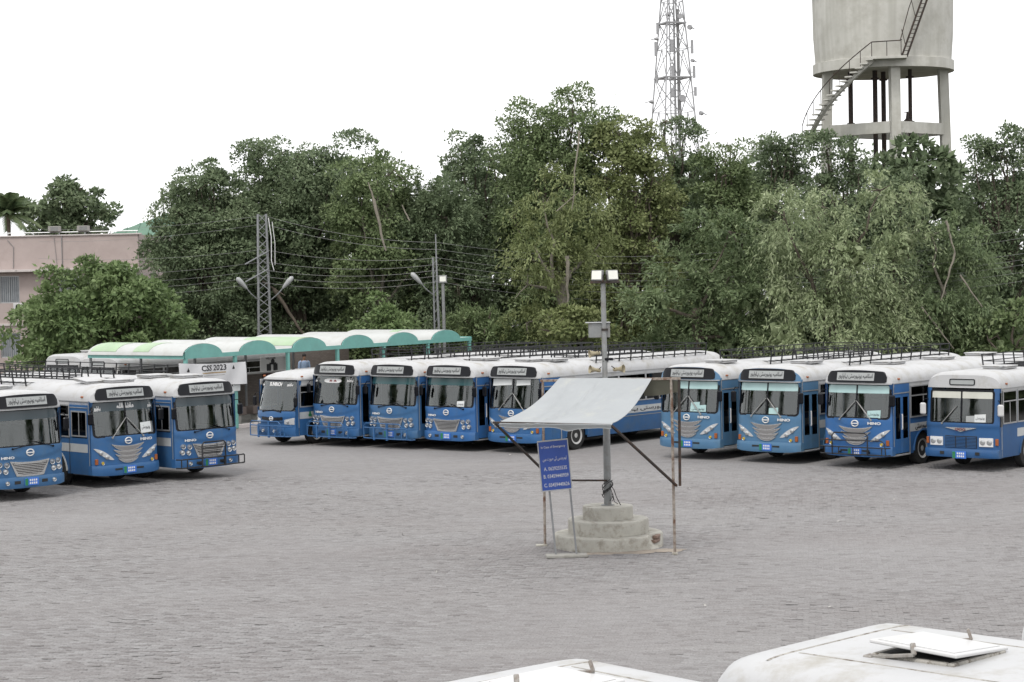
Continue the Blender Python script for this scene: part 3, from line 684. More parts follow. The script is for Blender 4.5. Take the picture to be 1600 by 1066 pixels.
def b_tyre(mb): mb.lathe([(.30, -.13), (.44, -.14), (.49, -.12), (.505, -.07), (.505, .07), (.49, .12), (.44, .14), (.30, .13)], 'X', n=32)
def b_rim(mb):
    mb.lathe([(.004, .135), (.085, .13), (.10, .09), (.17, .085), (.20, .105), (.245, .11), (.25, .14), (.30, .15), (.31, .158), (.30, .135)], 'X', n=28, cap=False)
def b_holes(mb):
    for k in range(10):
        a = 2 * math.pi * k / 10; c = (.108, .222 * math.cos(a), .222 * math.sin(a))
        mb.lathe([(.030, -.004), (.030, .004)], 'X', c, 8)
def wheel(root, s, d, y, twin, r=1.0):
    o = part('wheel', ('tyre', twin), b_tyre, MAT['rubber'], root, (s * (d.hw - .19), y, .5 * r), (0, 0, 0 if s > 0 else math.pi), 40)
    o.scale = (1.0 if not twin else 1.6, r, r)
    part('rim', 'rim', b_rim, MAT['wheelrim'], o, None, None, 30); part('rim_holes', 'holes', b_holes, MAT['rubber'], o)
    return o

def lamp_round(root, d, x, z, r, dark=False, mat='lens', name='headlight', off=.03):
    y = d.yf(x, z) - off
    o = part(name, ('lampring', r), lambda mb: mb.lathe([(r * .6, .06), (r, .06), (r * 1.02, 0), (r * .98, -.018), (r * .84, -.012), (r * .8, .01)], 'Y', n=18), MAT['chrome'], root, (x, y, z), None, 35)
    part('lens', ('lens', r), lambda mb: mb.lathe([(r * .82, .012), (r * .8, 0), (r * .5, -.012), (.004, -.018)], 'Y', n=16), MAT['lensd' if dark else mat], o, None, None, 50)

def wiper(root, d, p0, p1, mat, w=.022):
    def f(mb):
        P = [(p0[0] + (p1[0] - p0[0]) * t, p0[1] + (p1[1] - p0[1]) * t) for t in lin(0, 1, 5)]
        mb.tube([(x, d.yf(x, max(z, d.wz0)) - .045, z) for x, z in P], [.016, w * .55, w * .6, w * .5, .008], 6)
        c = P[3]; q = ((p1[0] - p0[0]) * .42, (p1[1] - p0[1]) * .42)
        mb.tube([(P[3][0] + q[0] * t, d.yf(c[0], c[1]) - .025, P[3][1] + q[1] * t) for t in (-1, 0, .6)], .011, 5)
        mb.lathe([(.03, -.03), (.03, .05)], 'Y', (p0[0], d.yf(p0[0], p0[1]) - .02, p0[1]), 8)
    part('wiper', None, f, mat, root)

def plate(root, d, z, off):
    y = d.yf(0, z) - off
    o = part('number_plate', ('plate'), lambda mb: mb.box((0, 0, 0), (.46, .02, .22), .006), MAT['plateblue'], root, (0, y, z))
    part('plate_band', 'plateband', lambda mb: mb.box((-.17, -.0115, 0), (.10, .004, .20)), MAT['plategreen'], o)
    def marks(mb):
        for j in range(2):
            for i in range(4): mb.box((-.05 + i * .065, -.0115, .045 - j * .085), (.042, .004, .055))
    part('plate_marks', 'platemarks', marks, MAT['print'], o)

def b_rack(root, d, y0, y1, hgt=.36):
    zb = roof_h(d, 1.0) + .07; xr = 1.0
    rk = part('roof_rack', None, lambda mb: [mb.box((s * xr * .72, (y0 + y1) / 2, zb + .02), (.05, y1 - y0, .03)) for s in (-1, 1)], MAT['rack'], root)
    L = y1 - y0
    for s in (-1, 1):
        for k, zz in enumerate((0, .16, hgt)):
            part('rail', ('rail', round(L, 2)), lambda mb: mb.box((0, L / 2, 0), (.028, L, .028), .005), MAT['rack'], rk, (s * (xr + .03 * k), y0, zb + .04 + zz))
    n = max(3, int(round(L / .72)))
    for s in (-1, 1):
        for y in lin(y0 + .02, y1 - .02, n + 1):
            part('post', ('rpost', s), lambda mb: mb.bar((0, 0, -.09), (s * .06, 0, hgt + .02), .038, .034), MAT['rack'], rk, (s * xr, y, zb + .04))
    nb = int(L / .36)
    for y in lin(y0 + .1, y1 - .1, nb):
        part('floor_slat', 'fslat', lambda mb: mb.box((0, 0, 0), (2.0, .045, .02)), MAT['rack'], rk, (0, y, zb + .045))
    for y in (y0, y1):
        for zz in (.16, hgt):
            part('end_rail', ('erail'), lambda mb: mb.box((0, 0, 0), (2.06, .026, .026)), MAT['rack'], rk, (0, y, zb + .04 + zz))

def hatch(root, d, x, y, tilt=0, s=1.0):
    z = roof_h(d, abs(x) + .1)
    o = part('roof_hatch', 'hatch', lambda mb: (mb.box((0, 0, .035), (.80, .74, .07), .02)), MAT['roof'], root, (x, y, z + .03 - (.02 if not tilt else 0)), (tilt, 0, 0))
    o.scale = (s, s, 1)
    part('hatch_lid', 'hatchlid', lambda mb: (mb.box((0, 0, .085), (.86, .80, .035), .014)), MAT['roof'], o)
    part('hatch_latch', 'hatchlatch', lambda mb: (mb.box((.25, -.42, .075), (.10, .06, .05), .01), mb.bar((.2, -.40, .05), (.36, -.46, .10), .022)), MAT['alu'], o)

def seats(root, d, rows=4):
    part('cabin_floor', ('cfloor', d.key), lambda mb: mb.box((0, d.L / 2 + .1, .86), (2 * d.hw - .12, d.L - .5, .06)), MAT['interior'], root)
    def st(mb):
        mb.box((0, 0, .42), (.88, .44, .12), .04); mb.box((0, .22, .80), (.88, .11, .72), .04, Matrix.Rotation(-.12, 3, 'X'))
        mb.box((0, 0, .18), (.7, .3, .36))
    for r in range(rows):
        for s in (-1, 1):
            if d.key != 'n' or r > 0: part('seat', 'seat', st, MAT['seat'], root, (s * (d.hw - .56), 1.9 + r * .85, .88))
    part('driver_seat', 'dseat', lambda mb: (mb.box((0, 0, .45), (.5, .5, .14), .05), mb.box((0, .25, .85), (.48, .13, .8), .05), mb.box((0, 0, .2), (.3, .3, .4))), MAT['seat'], root, (-.55, 1.15, .88))
    part('dashboard', ('dash', d.key), lambda mb: mb.fsolid(lin(-d.hw + .1, d.hw - .1, 13), d.wz0 - .42, d.wz0 - .03, 3, d.yf, -.07, .38), MAT['dash'], root)
    part('steering_wheel', 'swheel', lambda mb: (mb.tube([(.22 * math.cos(R(a)), -.06 * math.sin(R(a)), .21 * math.sin(R(a))) for a in range(0, 361, 20)], .016, 6), mb.bar((-.2, 0, 0), (.2, 0, 0), .03), mb.bar((0, 0, 0), (0, -.25, -.3), .05)), MAT['rubber'], root, (-.55, .72, d.wz0 + .08))

def emblem(root, d, x, z, a=.115, b=.09):
    def f(mb):
        mb.tube([(a * math.cos(R(t)), 0, b * math.sin(R(t))) for t in range(0, 361, 15)], .018, 6, False)
        mb.bar((-a, -.004, 0), (a, -.004, 0), .05, .03)
    part('emblem', ('emblem', a), f, MAT['print'], root, (x, d.yf(x, z) - .04, z))
def fsurf(d, off): return lambda x, z, t: (x, d.yf(x, z) - off - t, z)

def mirror(root, d, s, z, white=False):
    o = part('mirror', ('mir', s, white), lambda mb: (mb.box((s * .10, -.10, -.12), (.20, .09, .36), .04)), MAT['white' if white else 'black'], root, (s * (d.hw - .02), d.yc - .02, z))
    part('mirror_arm', ('mira', s), lambda mb: mb.tube([(-s * .03, .02, .17), (s * .03, -.09, .18), (s * .10, -.10, .08)], .014, 6), MAT['black'], o)

def bull_bar(root, d, mat, style):
    y = d.yf(.6, .6) - .20
    if style == 'tall':          # hoop in front of the grille on a wide low rail
        def f(mb):
            for z in (.42, .68): mb.tube([(-1.28, y + .16, z), (-1.2, y, z), (0, y - .05, z), (1.2, y, z), (1.28, y + .16, z)], .022, 7)
            for x in (-1.2, -.98, -.42, .42, .98, 1.2): mb.tube([(x, y - .02, .42), (x, y - .02, .68)], .019, 6)
            mb.tube([(-.44, y - .06, .40), (-.44, y - .06, 1.10), (-.38, y - .06, 1.17), (.38, y - .06, 1.17), (.44, y - .06, 1.10), (.44, y - .06, .40)], .026, 7)
            for z in (.84, .98): mb.tube([(-.44, y - .06, z), (.44, y - .06, z)], .012, 6)
            for x in (-.44, .44): mb.bar((x, y - .04, .5), (x, y + .25, .5), .06, .05)
    elif style == 'cage':
        def f(mb):
            P = [(-1.24, y + .14), (-1.16, y), (-.4, y - .05), (.4, y - .05), (1.16, y), (1.24, y + .14)]
            for z in (.36, .74): mb.tube([(a, b, z) for a, b in P], .021, 7)
            mb.tube([(-1.16, y, .36), (-1.16, y, .80), (-1.05, y - .01, .90), (.62, y - .04, .90), (.74, y - .03, .80), (.74, y - .03, .36)], .021, 7)
            for x in (-.62, .02, .40, .98): mb.tube([(x, y - .03, .36), (x, y - .03, .74 if x != .02 else .90)], .022, 6)
            mb.bar((.02, y - .03, .30), (.02, y - .03, .92), .09, .05); mb.bar((-.62, y - .03, .30), (-.62, y - .03, .78), .07, .05)
            for x in (-.62, .62): mb.bar((x, y, .5), (x, y + .28, .5), .06, .05)
    else:                         # low two rail guard with hoops
        def f(mb):
            for z in (.44, .66): mb.tube([(-1.22, y + .14, z), (-1.14, y, z), (1.14, y, z), (1.22, y + .14, z)], .02, 7)
            for x in (-1.0, -.5, 0, .5, 1.0): mb.tube([(x, y, .44), (x, y, .66)], .017, 6)
            mb.tube([(-.72, y - .02, .44), (-.72, y - .02, 1.02), (-.64, y - .02, 1.10), (.44, y - .02, 1.10), (.52, y - .02, 1.02), (.52, y - .02, .44)], .022, 7)
            mb.tube([(-1.14, y, .86), (.98, y, .88), (1.1, y, .80), (1.14, y, .44)], .018, 7)
            for x in (-.5, .5): mb.bar((x, y, .5), (x, y + .28, .5), .06, .05)
    o = part('bull_bar', None, f, mat, root, None, None, 40)
    if d.key == 'n': o.scale = (.87, 1, 1)

def cowl(root, d, text, mat_ink='ink', wide=1.03):
    out = []
    ztop = lambda x: d.zc + .40 - .05 * abs(x / wide) ** 2 - .16 * max(0, (abs(x) - wide + .14) / .14) ** 2
    zbot = lambda x: d.zc + .02 + .03 * max(0, (abs(x) - wide + .06) / .06) ** 2
    o = part('route_panel', ('cowl', wide), lambda mb: mb.fsolid(lin(-wide, wide, 41), zbot, ztop, 8, d.yf, .03, .06), MAT['black'], root, None, None, 50)
    b = part('route_board', 'rboard', lambda mb: mb.fsolid(lin(-.66, .64, 11), d.zc + .085, d.zc + .325, 3, d.yf, .037, .012), MAT['board'], o)
    def t(mb): put_text(mb, text, -.01, d.zc + .205, 1.20, .19, fsurf(d, .037), .012)
    part('lettering', ('rtext', text), t, MAT[mat_ink], o)
    part('cowl_lip', ('lip', d.key), lambda mb: mb.fsolid(lin(-d.hw + .01, d.hw - .01, 31), d.zc - .035, d.zc - .002, 1, lambda x, z: d.yf(x, 2.64), .012, .12), MAT['alu'], root)

def windscreen(root, d, strip=None, divider=True, gasket='black', r=.10):
    x1, z0, z1 = d.wx, d.wz0, d.wz1
    ins = lambda e: rrect(-x1 + e, x1 - e, z0 + e, z1 - e, max(.02, r - e))
    def ring(mb): mb.fring(ins(-.015), ins(.045), d.yf, .012, .05)
    g = part('windscreen', ('wsg', d.key), lambda mb: mb.fsolid(lin(-x1 + .01, x1 - .01, 25), z0 + .01, z1 - .01, 10, d.yf, -.006, .006), MAT['screen'], root, None, None, 60)
    part('gasket', ('wsk', d.key), ring, MAT[gasket], g)
    if divider: part('divider', ('wsd', d.key), lambda mb: mb.fsolid([-.022, .022], z0 + .03, z1 - .03, 8, d.yf, .014, .03), MAT[gasket], g)
    if strip:
        h = {'dark': .26, 'teal': .24, 'cyan': .24, 'cream': .20}[strip]
        for a, b in ((-x1 + .05, -.026 if divider else 0.0), (.026 if divider else 0.001, x1 - .05)):
            part('sun_strip', ('wss', d.key, strip, a, h), lambda mb: mb.fsolid(lin(a, b, 13), z1 - .05 - h, z1 - .05, 4, d.yf, .001, .004), MAT['strip_' + strip], g)
    return g

def card(root, d, x, z, w, h, text=None, tint='card'):
    c = part('route_card', None, lambda mb: mb.fsolid(lin(x - w / 2, x + w / 2, 4), lambda q: z - h / 2 + .06 * (q - x), lambda q: z + h / 2 + .06 * (q - x), 2, d.yf, .004, .003), MAT[tint], root)
    if text: part('lettering', None, lambda mb: put_text(mb, text, x, z, w * .8, h * .42, fsurf(d, .0045), .01, .002), MAT['ink'], c)

def bus(label, x, y, rz, kind='eye', paint='blue', cap='white', strip=None, rack=None, bars=None, bar_mat='rack', cards=(), stickers=None, side_text=None, group=None, hatches=(), divider=True, text=UNI, arch=None, body_top=None, ground=0, dims=None):
    root = thing('bus', label, 'bus', (x, y, ground), rz, group)
    d = {'eye': modern_dims, 'quad': modern_dims, 'old': old_dims, 'mini': mini_dims}[kind]()
    if dims: d = dims()
    P = MAT[paint]; door = kind != 'old'
    d.crease = {'eye': lambda x: 1.24 + .26 * min(1, abs(x) / .75) ** 2 if abs(x) < .75 else 9, 'quad': lambda x: 1.16 + .22 * min(1, abs(x) / 1.15) ** 2, 'old': lambda x: 1.30, 'mini': lambda x: .98 + .05 * x * x}[kind]
    part('body', ('body', kind), b_body(d, door), P, root, None, None, 32)
    part('roof', ('roof', d.key), b_roof(d), MAT['roof'], root, None, None, 40)
    if cap != 'white':            # painted front cap
        part('roof_cap', ('cap', d.key), lambda mb: mb.fsolid([d.hw * math.copysign(abs(math.sin(R(a))) ** .8, a) * 1.002 for a in lin(-90, 90, 27)], d.zc - .02, lambda q: max(d.zc, roof_h(d, q, .84)), 4, d.yf, .004, .10), MAT[cap], root, None, None, 40)
    part('chassis', ('chassis', kind), lambda mb: (mb.box((0, d.L / 2 + .1, .60), (1.5, d.L - .6, .30)), mb.box((0, d.wheel_y[0], .5), (1.7, .16, .16)), mb.box((0, d.wheel_y[1], .5), (1.7, .2, .2)), mb.box((-.5, 4.6, .55), (.8, 1.0, .5), .05)), MAT['under'], root)
    seats(root, d, 4 if kind != 'mini' else 3)
    wr = 1.0 if kind != 'mini' else .80
    for s in (-1, 1):
        wheel(root, s, d, d.wheel_y[0], False, wr); wheel(root, s, d, d.wheel_y[1], True, wr)
        Rr = .60 if kind != 'mini' else .50
        for wy in d.wheel_y:
            part('wheel_arch', ('arch', s, kind), lambda mb: mb.quad_grid([[(s * (d.hw + o), r_ * math.cos(R(a)), r_ * math.sin(R(a)) - .02) for a in lin(0, 180, 17)] for r_, o in ((Rr + .05, -.02), (Rr + .05, .012), (Rr, .016), (Rr - .02, -.10))]), MAT[arch or paint], root, (0, wy, .5), None, 40)
    # side glazing
    zs, hh = d.zs, d.zw - d.zs
    yb = 1.31; n = int((d.L - .24 - yb) / 1.42); w = (d.L - .24 - yb) / n
    for s in (-1, 1):
        for k in range(n):
            window(root, s, d, yb + k * w, w - .006, zs, hh, 'slide' if kind != 'mini' else 'top', MAT['alu'], MAT['pane'])
        part('stripe', ('stripe', d.key, s), lambda mb: mb.box((s * (d.hw + .002), (d.L + 1.28) / 2, d.zs - .30), (.006, d.L - 1.30, .25)), MAT['stripe'], root)
        part('trim_line', ('trim', d.key, s), lambda mb: mb.box((s * (d.hw + .003), (d.L + 3.0) / 2, d.zs - .52), (.012, d.L - 3.0, .018)), MAT['beige'], root)
        part('gutter', ('gut', d.key, s), lambda mb: mb.box((s * (d.hw + .008), (d.L + d.yc) / 2 + .05, d.zc - .012), (.022, d.L - d.yc - .1, .022)), MAT['alu'], root)
        part('corner_strip', ('cstrip', d.key, s), lambda mb: mb.box((s * (d.hw + .003), d.yc + .10, (d.z0 + d.zc) / 2), (.014, .026, d.zc - d.z0 - .04)), MAT['alu'], root)
        lamp = part('marker_lamp', ('mk', s), lambda mb: mb.box((0, 0, 0), (.05, .12, .06), .015), MAT['orange'], root, (s * (d.hw - .01), .62, d.zc + .12))
    part('rear_window', ('rearw', kind), lambda mb: mb.box((0, d.L - .02, (d.zs + .3 + d.zc - .2) / 2), (2 * d.hw - .64, .012, d.zc - d.zs - .5)), MAT['pane'], root)
    if kind in ('eye', 'quad', 'mini'):
        ht = d.zc - .34 - (d.z0 + .06); wd = .92 if kind != 'mini' else .94; y0 = d.yc + .15; zb = d.z0 + .06
        def leaf(mb):
            w_ = wd / 2 - .012
            for k in range(2):
                o = k * (wd / 2)
                for a in (0, w_ - .06): mb.box((0, o + a + .03, ht / 2), (.04, .06, ht), .006)
                mb.box((0, o + w_ / 2, .22), (.038, w_ - .12, .44)); mb.box((0, o + w_ / 2, ht - .05), (.038, w_ - .12, .10))
        if kind == 'mini':
            window(root, 1, d, y0 + .02, .90, zs, hh, 'top', MAT['alu'], MAT['pane'])
            part('side_panel', 'minipanel', lambda mb: mb.quad_grid([[(d.hw, yy, z) for z in (arch_z(d, yy, .50), .95, d.zs)] for yy in lin(y0 - .03, 1.27, 14)]), P, root)
            part('stripe', 'ministripe', lambda mb: mb.box((d.hw + .002, (y0 + 1.28) / 2, d.zs - .30), (.006, 1.28 - y0, .25)), MAT['stripe'], root)
            part('emblem', 'miniemb', lambda mb: (mb.box((d.hw + .008, .98, d.zs - .31), (.006, .16, .09)), mb.box((d.hw + .008, .98, d.zs - .22), (.006, .08, .10), .002)), MAT['plategreen'], root)
        else:
            dr = part('door', ('door', d.key), leaf, P, root, (d.hw - .012, y0, zb))
            for k in range(2):
                part('pane', ('dpane', d.key), lambda mb: mb.box((0, (wd / 2 - .012) / 2, (.44 + ht - .1) / 2), (.01, wd / 2 - .13, ht - .54)), MAT['doorglass'], dr, (0, k * wd / 2, 0))
            part('handle', 'dhandle', lambda mb: mb.tube([(.03, wd / 2 - .03, .72), (.045, wd / 2 - .03, .76), (.045, wd / 2 - .03, 1.16), (.03, wd / 2 - .03, 1.20)], .02, 6), MAT['print'], dr)
            part('door_header', ('dhead', d.key), lambda mb: mb.box((d.hw - .006, y0 + wd / 2, d.zc - .165), (.03, wd, .27), .008), MAT['sky' if paint != 'faded' else 'faded'], root)
            part('trim_line', ('dtrim', d.key), lambda mb: mb.box((d.hw + .006, y0 + wd / 2, d.zc - .315), (.03, wd + .02, .03)), MAT['alu'], root)
            part('door_post', ('dpost', d.key), lambda mb: mb.box((d.hw - .004, y0 + wd + .02, (d.z0 + d.zc) / 2), (.02, .045, d.zc - d.z0 - .05)), MAT['alu'], root)
            part('step', ('step', d.key), lambda mb: mb.box((d.hw - .16, y0 + wd / 2, d.z0 - .0), (.34, wd + .1, .05), .01), MAT['alu'], root)
            # driver's side: cab window
        window(root, -1, d, y0 + .06 if kind != 'mini' else y0 + .02, .84 if kind != 'mini' else .90, zs + .04, hh * .78 if kind != 'mini' else hh, 'plain', MAT['alu'], MAT['pane'])
        part('side_panel', ('cabpanel', d.key), lambda mb: (mb.box((-d.hw + .012, y0 + .5, zs + .04 + hh * .78 + .12), (.022, 1.0, d.zc - zs - hh * .78 - .05)), mb.box((-d.hw + .012, y0 + .02, (zs + d.zw) / 2), (.022, .08, hh)), mb.box((-d.hw + .012, y0 + .955, (zs + d.zw) / 2), (.022, .09, hh))), P, root)
        part('trim_line', ('cabtrim', d.key), lambda mb: mb.box((-d.hw - .004, y0 + .5, d.zc - .20), (.02, .98, .022)), MAT['alu'], root)
        part('stripe', ('cabstripe', d.key), lambda mb: mb.box((-d.hw - .002, y0 + .54, d.zs - .30), (.006, 1.0, .25)), MAT['stripe'], root)
        part('trim_line', ('cabjoint', d.key), lambda mb: mb.box((-d.hw - .003, y0 + 1.03, (d.z0 + d.zs) / 2), (.01, .014, d.zs - d.z0)), MAT['under'], root)
    else:
        for s in (-1, 1):
            window(root, s, d, .34, .92, zs, hh, 'slide', MAT['alu'], MAT['pane'])
            part('quarter_window', ('qw', s), lambda mb: mb.box((s * (d.hw + .003), .235, zs + hh / 2 - .06), (.012, .16, hh + .02), .004), MAT['doorglass'], root)
        if body_top: pass
    # ---- front
    if kind in ('eye', 'quad'):
        g = windscreen(root, d, strip, divider)
        cowl(root, d, text)
        part('bumper', ('bump', kind), lambda mb: mb.fsolid(lin(-1.20, 1.20, 41), lambda q: .36 + (.05 * (abs(q) / 1.2) ** 4), .68, 6, lambda q, z: d.yf(min(1.18, abs(q)), z) + .02 * abs((z - .52) / .16) ** 3, .075, .20), P, root, None, None, 40)
    if kind == 'eye':
        for s in (-1, 1):
            def eye(mb, grow=0.0, off=.02):
                def cl(q): t = (abs(q) - .50) / .63; return .84 + .36 * t ** 1.15
                def bu(q): t = max(0, min(1, (abs(q) - .50) / .63)); return math.sin(math.pi * t) ** .75
                X = [s * q for q in lin(.50, 1.13, 17)]
                if s < 0: X = X[::-1]
                mb.fsolid(X, lambda q: cl(q) - .075 * bu(q) - .002, lambda q: cl(q) + .085 * bu(q) + .002, 6, d.yf, off, .06)
            e = part('headlight', ('eye', s), eye, MAT['lamp'], root, None, None, 45)
            for q, zz in ((.74, .93), (.93, 1.06)):
                part('lens', ('eyelens', s, q), lambda mb: mb.lathe([(.068, .02), (.068, -.012), (.05, -.026), (.015, -.03)], 'Y', (s * q, d.yf(q, zz) - .024, zz), 14), MAT['lens'], e, None, None, 40)
            part('indicator', ('ind', s), lambda mb: mb.box((s * 1.06, d.yf(1.06, .80) - .015, .80), (.10, .06, .17), .012), MAT['orange'], root)
            lamp_round(root, d, s * .88, .755, .058, False, 'yellow', 'fog_lamp', .02)
        for k, (z0, wdt, h) in enumerate(((1.235, .58, .165), (1.075, .52, .15), (.93, .46, .13), (.80, .36, .085))):
            def cres(wq, zq, hq, off, e):
                top = lambda q: zq + .07 * (q / wq) ** 2 - e
                bot = lambda q: zq + .07 * (q / wq) ** 2 - .012 - (hq - .012) * max(0, 1 - (abs(q) / wq) ** 2.6) + e
                return lambda mb: mb.fsolid(lin(-wq + e, wq - e, 21), lambda q: min(bot(q), top(q) - .003), top, 4, d.yf, off, .04)
            gr = part('grille', ('cres', k), cres(wdt, z0, h, .028, 0), MAT['chrome'], root, None, None, 45)
            part('grille_mesh', ('cresm', k), cres(wdt, z0, h, .034, .026), MAT['grillemesh'], gr, None, None, 45)
        emblem(root, d, 0, 1.385)
        part('lettering', 'hinoR', lambda mb: put_text(mb, 'HINO', .66, 1.40, .44, .085, fsurf(d, .036), .035, .008), MAT['print'], root)
        wm = MAT['wiper']; wiper(root, d, (-.55, 1.50), (-.02, 2.08), wm); wiper(root, d, (.55, 1.50), (.02, 2.08), wm)
        for s in (-1, 1): part('tow_slot', ('slot', s), lambda mb: mb.box((s * .38, d.yf(.38, .5) - .075, .55), (.26, .02, .055), .004), MAT['under'], root)
        plate(root, d, .52, .09)
    elif kind == 'quad':
        def trap(e): return [(-.64 + e * 1.1, 1.14 - e), (-.3, 1.105 - e), (0, 1.095 - e), (.3, 1.105 - e), (.64 - e * 1.1, 1.14 - e), (.54 - e * 1.1, .92), (.44 - e, .70 + e), (.2, .685 + e), (-.2, .685 + e), (-.44 + e, .70 + e), (-.54 + e * 1.1, .92)]
        gr = part('grille', 'trap', lambda mb: mb.fring(trap(0), trap(.055), d.yf, .035, .05), MAT['chrome'], root, None, None, 40)
        part('grille_back', 'trapb', lambda mb: mb.fsolid(lin(-.56, .56, 15), lambda q: .72 if abs(q) < .40 else .72 + (abs(q) - .40) * 1.9, lambda q: 1.08, 3, d.yf, .012, .03), MAT['under'], gr)
        for k in range(7):
            zz = .765 + k * .047; ww = .40 + (zz - .74) * .45
            part('slat', ('tslat', k), lambda mb: mb.fsolid(lin(-ww, ww, 9), zz - .012, zz + .013, 1, d.yf, .030, .03), MAT['chrome'], gr)
        for s in (-1, 1):
            for q, zz, dk in ((.74, 1.04, True), (.95, 1.06, True), (.78, .86, False), (.98, .88, False)): lamp_round(root, d, s * q, zz, .078, dk)
            lamp_round(root, d, s * .76, .53, .062, False, 'lens', 'fog_lamp', .09)
            part('tow_slot', ('slotq', s), lambda mb: mb.box((s * .44, d.yf(.44, .5) - .076, .53), (.19, .02, .09), .006), MAT['under'], root)
        emblem(root, d, 0, 1.36)
        part('lettering', 'hinoL', lambda mb: put_text(mb, 'HINO', -.70, 1.245, .40, .075, fsurf(d, .026), .03, .008), MAT['print'], root)
        wiper(root, d, (-.55, 1.49), (.12, 1.60), MAT['black']); wiper(root, d, (.78, 1.49), (.20, 1.66), MAT['black'])
        plate(root, d, .53, .09)
    elif kind == 'old':
        windscreen(root, d, strip, True, 'black', .09)
        rb = part('route_window', 'oldroute', lambda mb: mb.fring(rrect(-.42, .42, d.zc + .08, d.zc + .27, .05), rrect(-.39, .39, d.zc + .105, d.zc + .245, .03), d.yf, .02, .04), MAT['black'], root)
        part('route_board', 'oldrb', lambda mb: mb.fsolid(lin(-.395, .395, 7), d.zc + .10, d.zc + .25, 2, d.yf, .006, .02), MAT['board'], rb)
        for s in (-1, 1):
            h = part('headlight', ('oldh', s), lambda mb: mb.fsolid(lin(min(s * .60, s * 1.03), max(s * .60, s * 1.03), 5), .76, 1.02, 2, d.yf, .03, .06), MAT['print'], root)
            for q in (.71, .92):
                part('lens', ('oldl', s, q), lambda mb: mb.lathe([(.088, .02), (.088, -.006), (.06, -.014), (.02, -.018)], 'Y', (s * q, d.yf(q, .89) - .03, .89), 14), MAT['lens'], h, None, None, 40)
            part('indicator', ('oldi', s), lambda mb: mb.box((s * 1.135, d.yf(1.13, .88) - .01, .90), (.09, .07, .20), .012), MAT['orange'], root)
            part('tow_slot', ('slotq', s, 'o'), lambda mb: mb.box((s * .58, d.yf(.5, .5) - .12, .55), (.14, .02, .09), .006), MAT['under'], root)
        gr = part('grille', 'oldg', lambda mb: mb.fsolid(lin(-.52, .52, 7), .70, 1.06, 2, d.yf, .008, .02), MAT['under'], root)
        for c in range(3):
            for k in range(8):
                x0 = -.5 + c * .345
                part('slat', ('oslat', c, k), lambda mb: mb.fsolid([x0, x0 + .31], .715 + k * .042, .738 + k * .042, 1, d.yf, .024, .03), P, gr)
        def wing(mb):
            for s in (-1, 1): mb.fsolid(lin(min(s * .12, s * .50), max(s * .12, s * .50), 7), lambda q: 1.24 + .085 * (abs(q) - .12) / .38 - .02, lambda q: 1.315, 1, d.yf, .035, .02)
            mb.fsolid(lin(-.13, .13, 5), lambda q: 1.185 + .3 * abs(q), 1.31, 1, d.yf, .04, .02)
        b = part('badge', 'wing', wing, MAT['chrome'], root)
        part('badge_letters', 'wingl', lambda mb: [mb.tube([(cx + .045 * math.cos(R(a)), d.yf(0, 1.25) - .065, 1.262 + .03 * math.sin(R(a))) for a in range(0, 361, 30)], .009, 5, False) for cx in (-.11, 0, .11)], MAT['red'], b)
        part('bumper', ('bump', 'old'), lambda mb: mb.fsolid(lin(-1.21, 1.21, 25), .42, .67, 5, lambda q, z: d.yf(min(1.2, abs(q)), z) + .02 * abs((z - .545) / .125) ** 3, .11, .24), P, root, None, None, 40)
        wiper(root, d, (-.62, 1.43), (-.15, 1.95), MAT['wiper']); plate(root, d, .50, .135)
    elif kind == 'mini':
        g = windscreen(root, d, None, False, 'black', .16)
        part('bumper', ('bump', 'mini'), lambda mb: mb.fsolid(lin(-1.03, 1.03, 25), .34, .66, 5, lambda q, z: d.yf(min(1.02, abs(q)), z) + .02 * abs((z - .5) / .16) ** 3, .05, .20), P, root, None, None, 40)
        gr = part('grille', 'minig', lambda mb: mb.fsolid(lin(-.55, .55, 13), lambda q: .92 + .03 * abs(q / .5), lambda q: 1.04 + .02 * (q / .5) ** 2, 2, d.yf, .04, .05), MAT['black'], root)
        part('slat', 'minisl', lambda mb: mb.fsolid(lin(-.58, .58, 13), .885, .908, 1, d.yf, .045, .04), P, gr)
        emblem(root, d, 0, .99, .09, .07)
        for s in (-1, 1):
            def hl(mb):
                X = lin(min(s * .64, s * .99), max(s * .64, s * .99), 9)
                mb.fsolid(X, lambda q: .80 - .05 * (abs(q) - .64), lambda q: .96 + .22 * (abs(q) - .64), 4, d.yf, .018, .06)
            h = part('headlight', ('minih', s), hl, MAT['lamp'], root, None, None, 40)
            part('lens', ('minihl', s), lambda mb: mb.lathe([(.06, .02), (.06, -.01), (.03, -.02), (.004, -.022)], 'Y', (s * .78, d.yf(.78, .88) - .02, .88), 12), MAT['lens'], h, None, None, 40)
            lamp_round(root, d, s * .30, .56, .06, False, 'lens', 'fog_lamp', .20)
        wiper(root, d, (-.5, 1.25), (.1, 1.33), MAT['black']); wiper(root, d, (.45, 1.25), (.05, 1.31), MAT['black'])
    if kind != 'old': mirror(root, d, 1, d.zs + .72 if kind != 'mini' else d.zs + .35); mirror(root, d, -1, d.zs + .72 if kind != 'mini' else d.zs + .35)
    else: mirror(root, d, 1, d.zs + .55, True); mirror(root, d, -1, d.zs + .55, True)
    if bars:
        bull_bar(root, d, MAT[bar_mat], bars)
    for c in cards: card(root, d, *c)
    if stickers:
        for (tx, sx, sz, sw, sh, mt) in stickers:
            part('window_sticker', None, lambda mb: put_text(mb, tx, sx, sz, sw, sh, fsurf(d, .008), .045, .003), MAT[mt], root)
    if side_text:
        tx, ya, yb2 = side_text
        part('lettering', None, lambda mb: put_text(mb, tx, (ya + yb2) / 2, d.zs - .30, yb2 - ya, .19, lambda a, z, t: (d.hw + .0055 + t, a, z), .02), MAT['ink'], root)
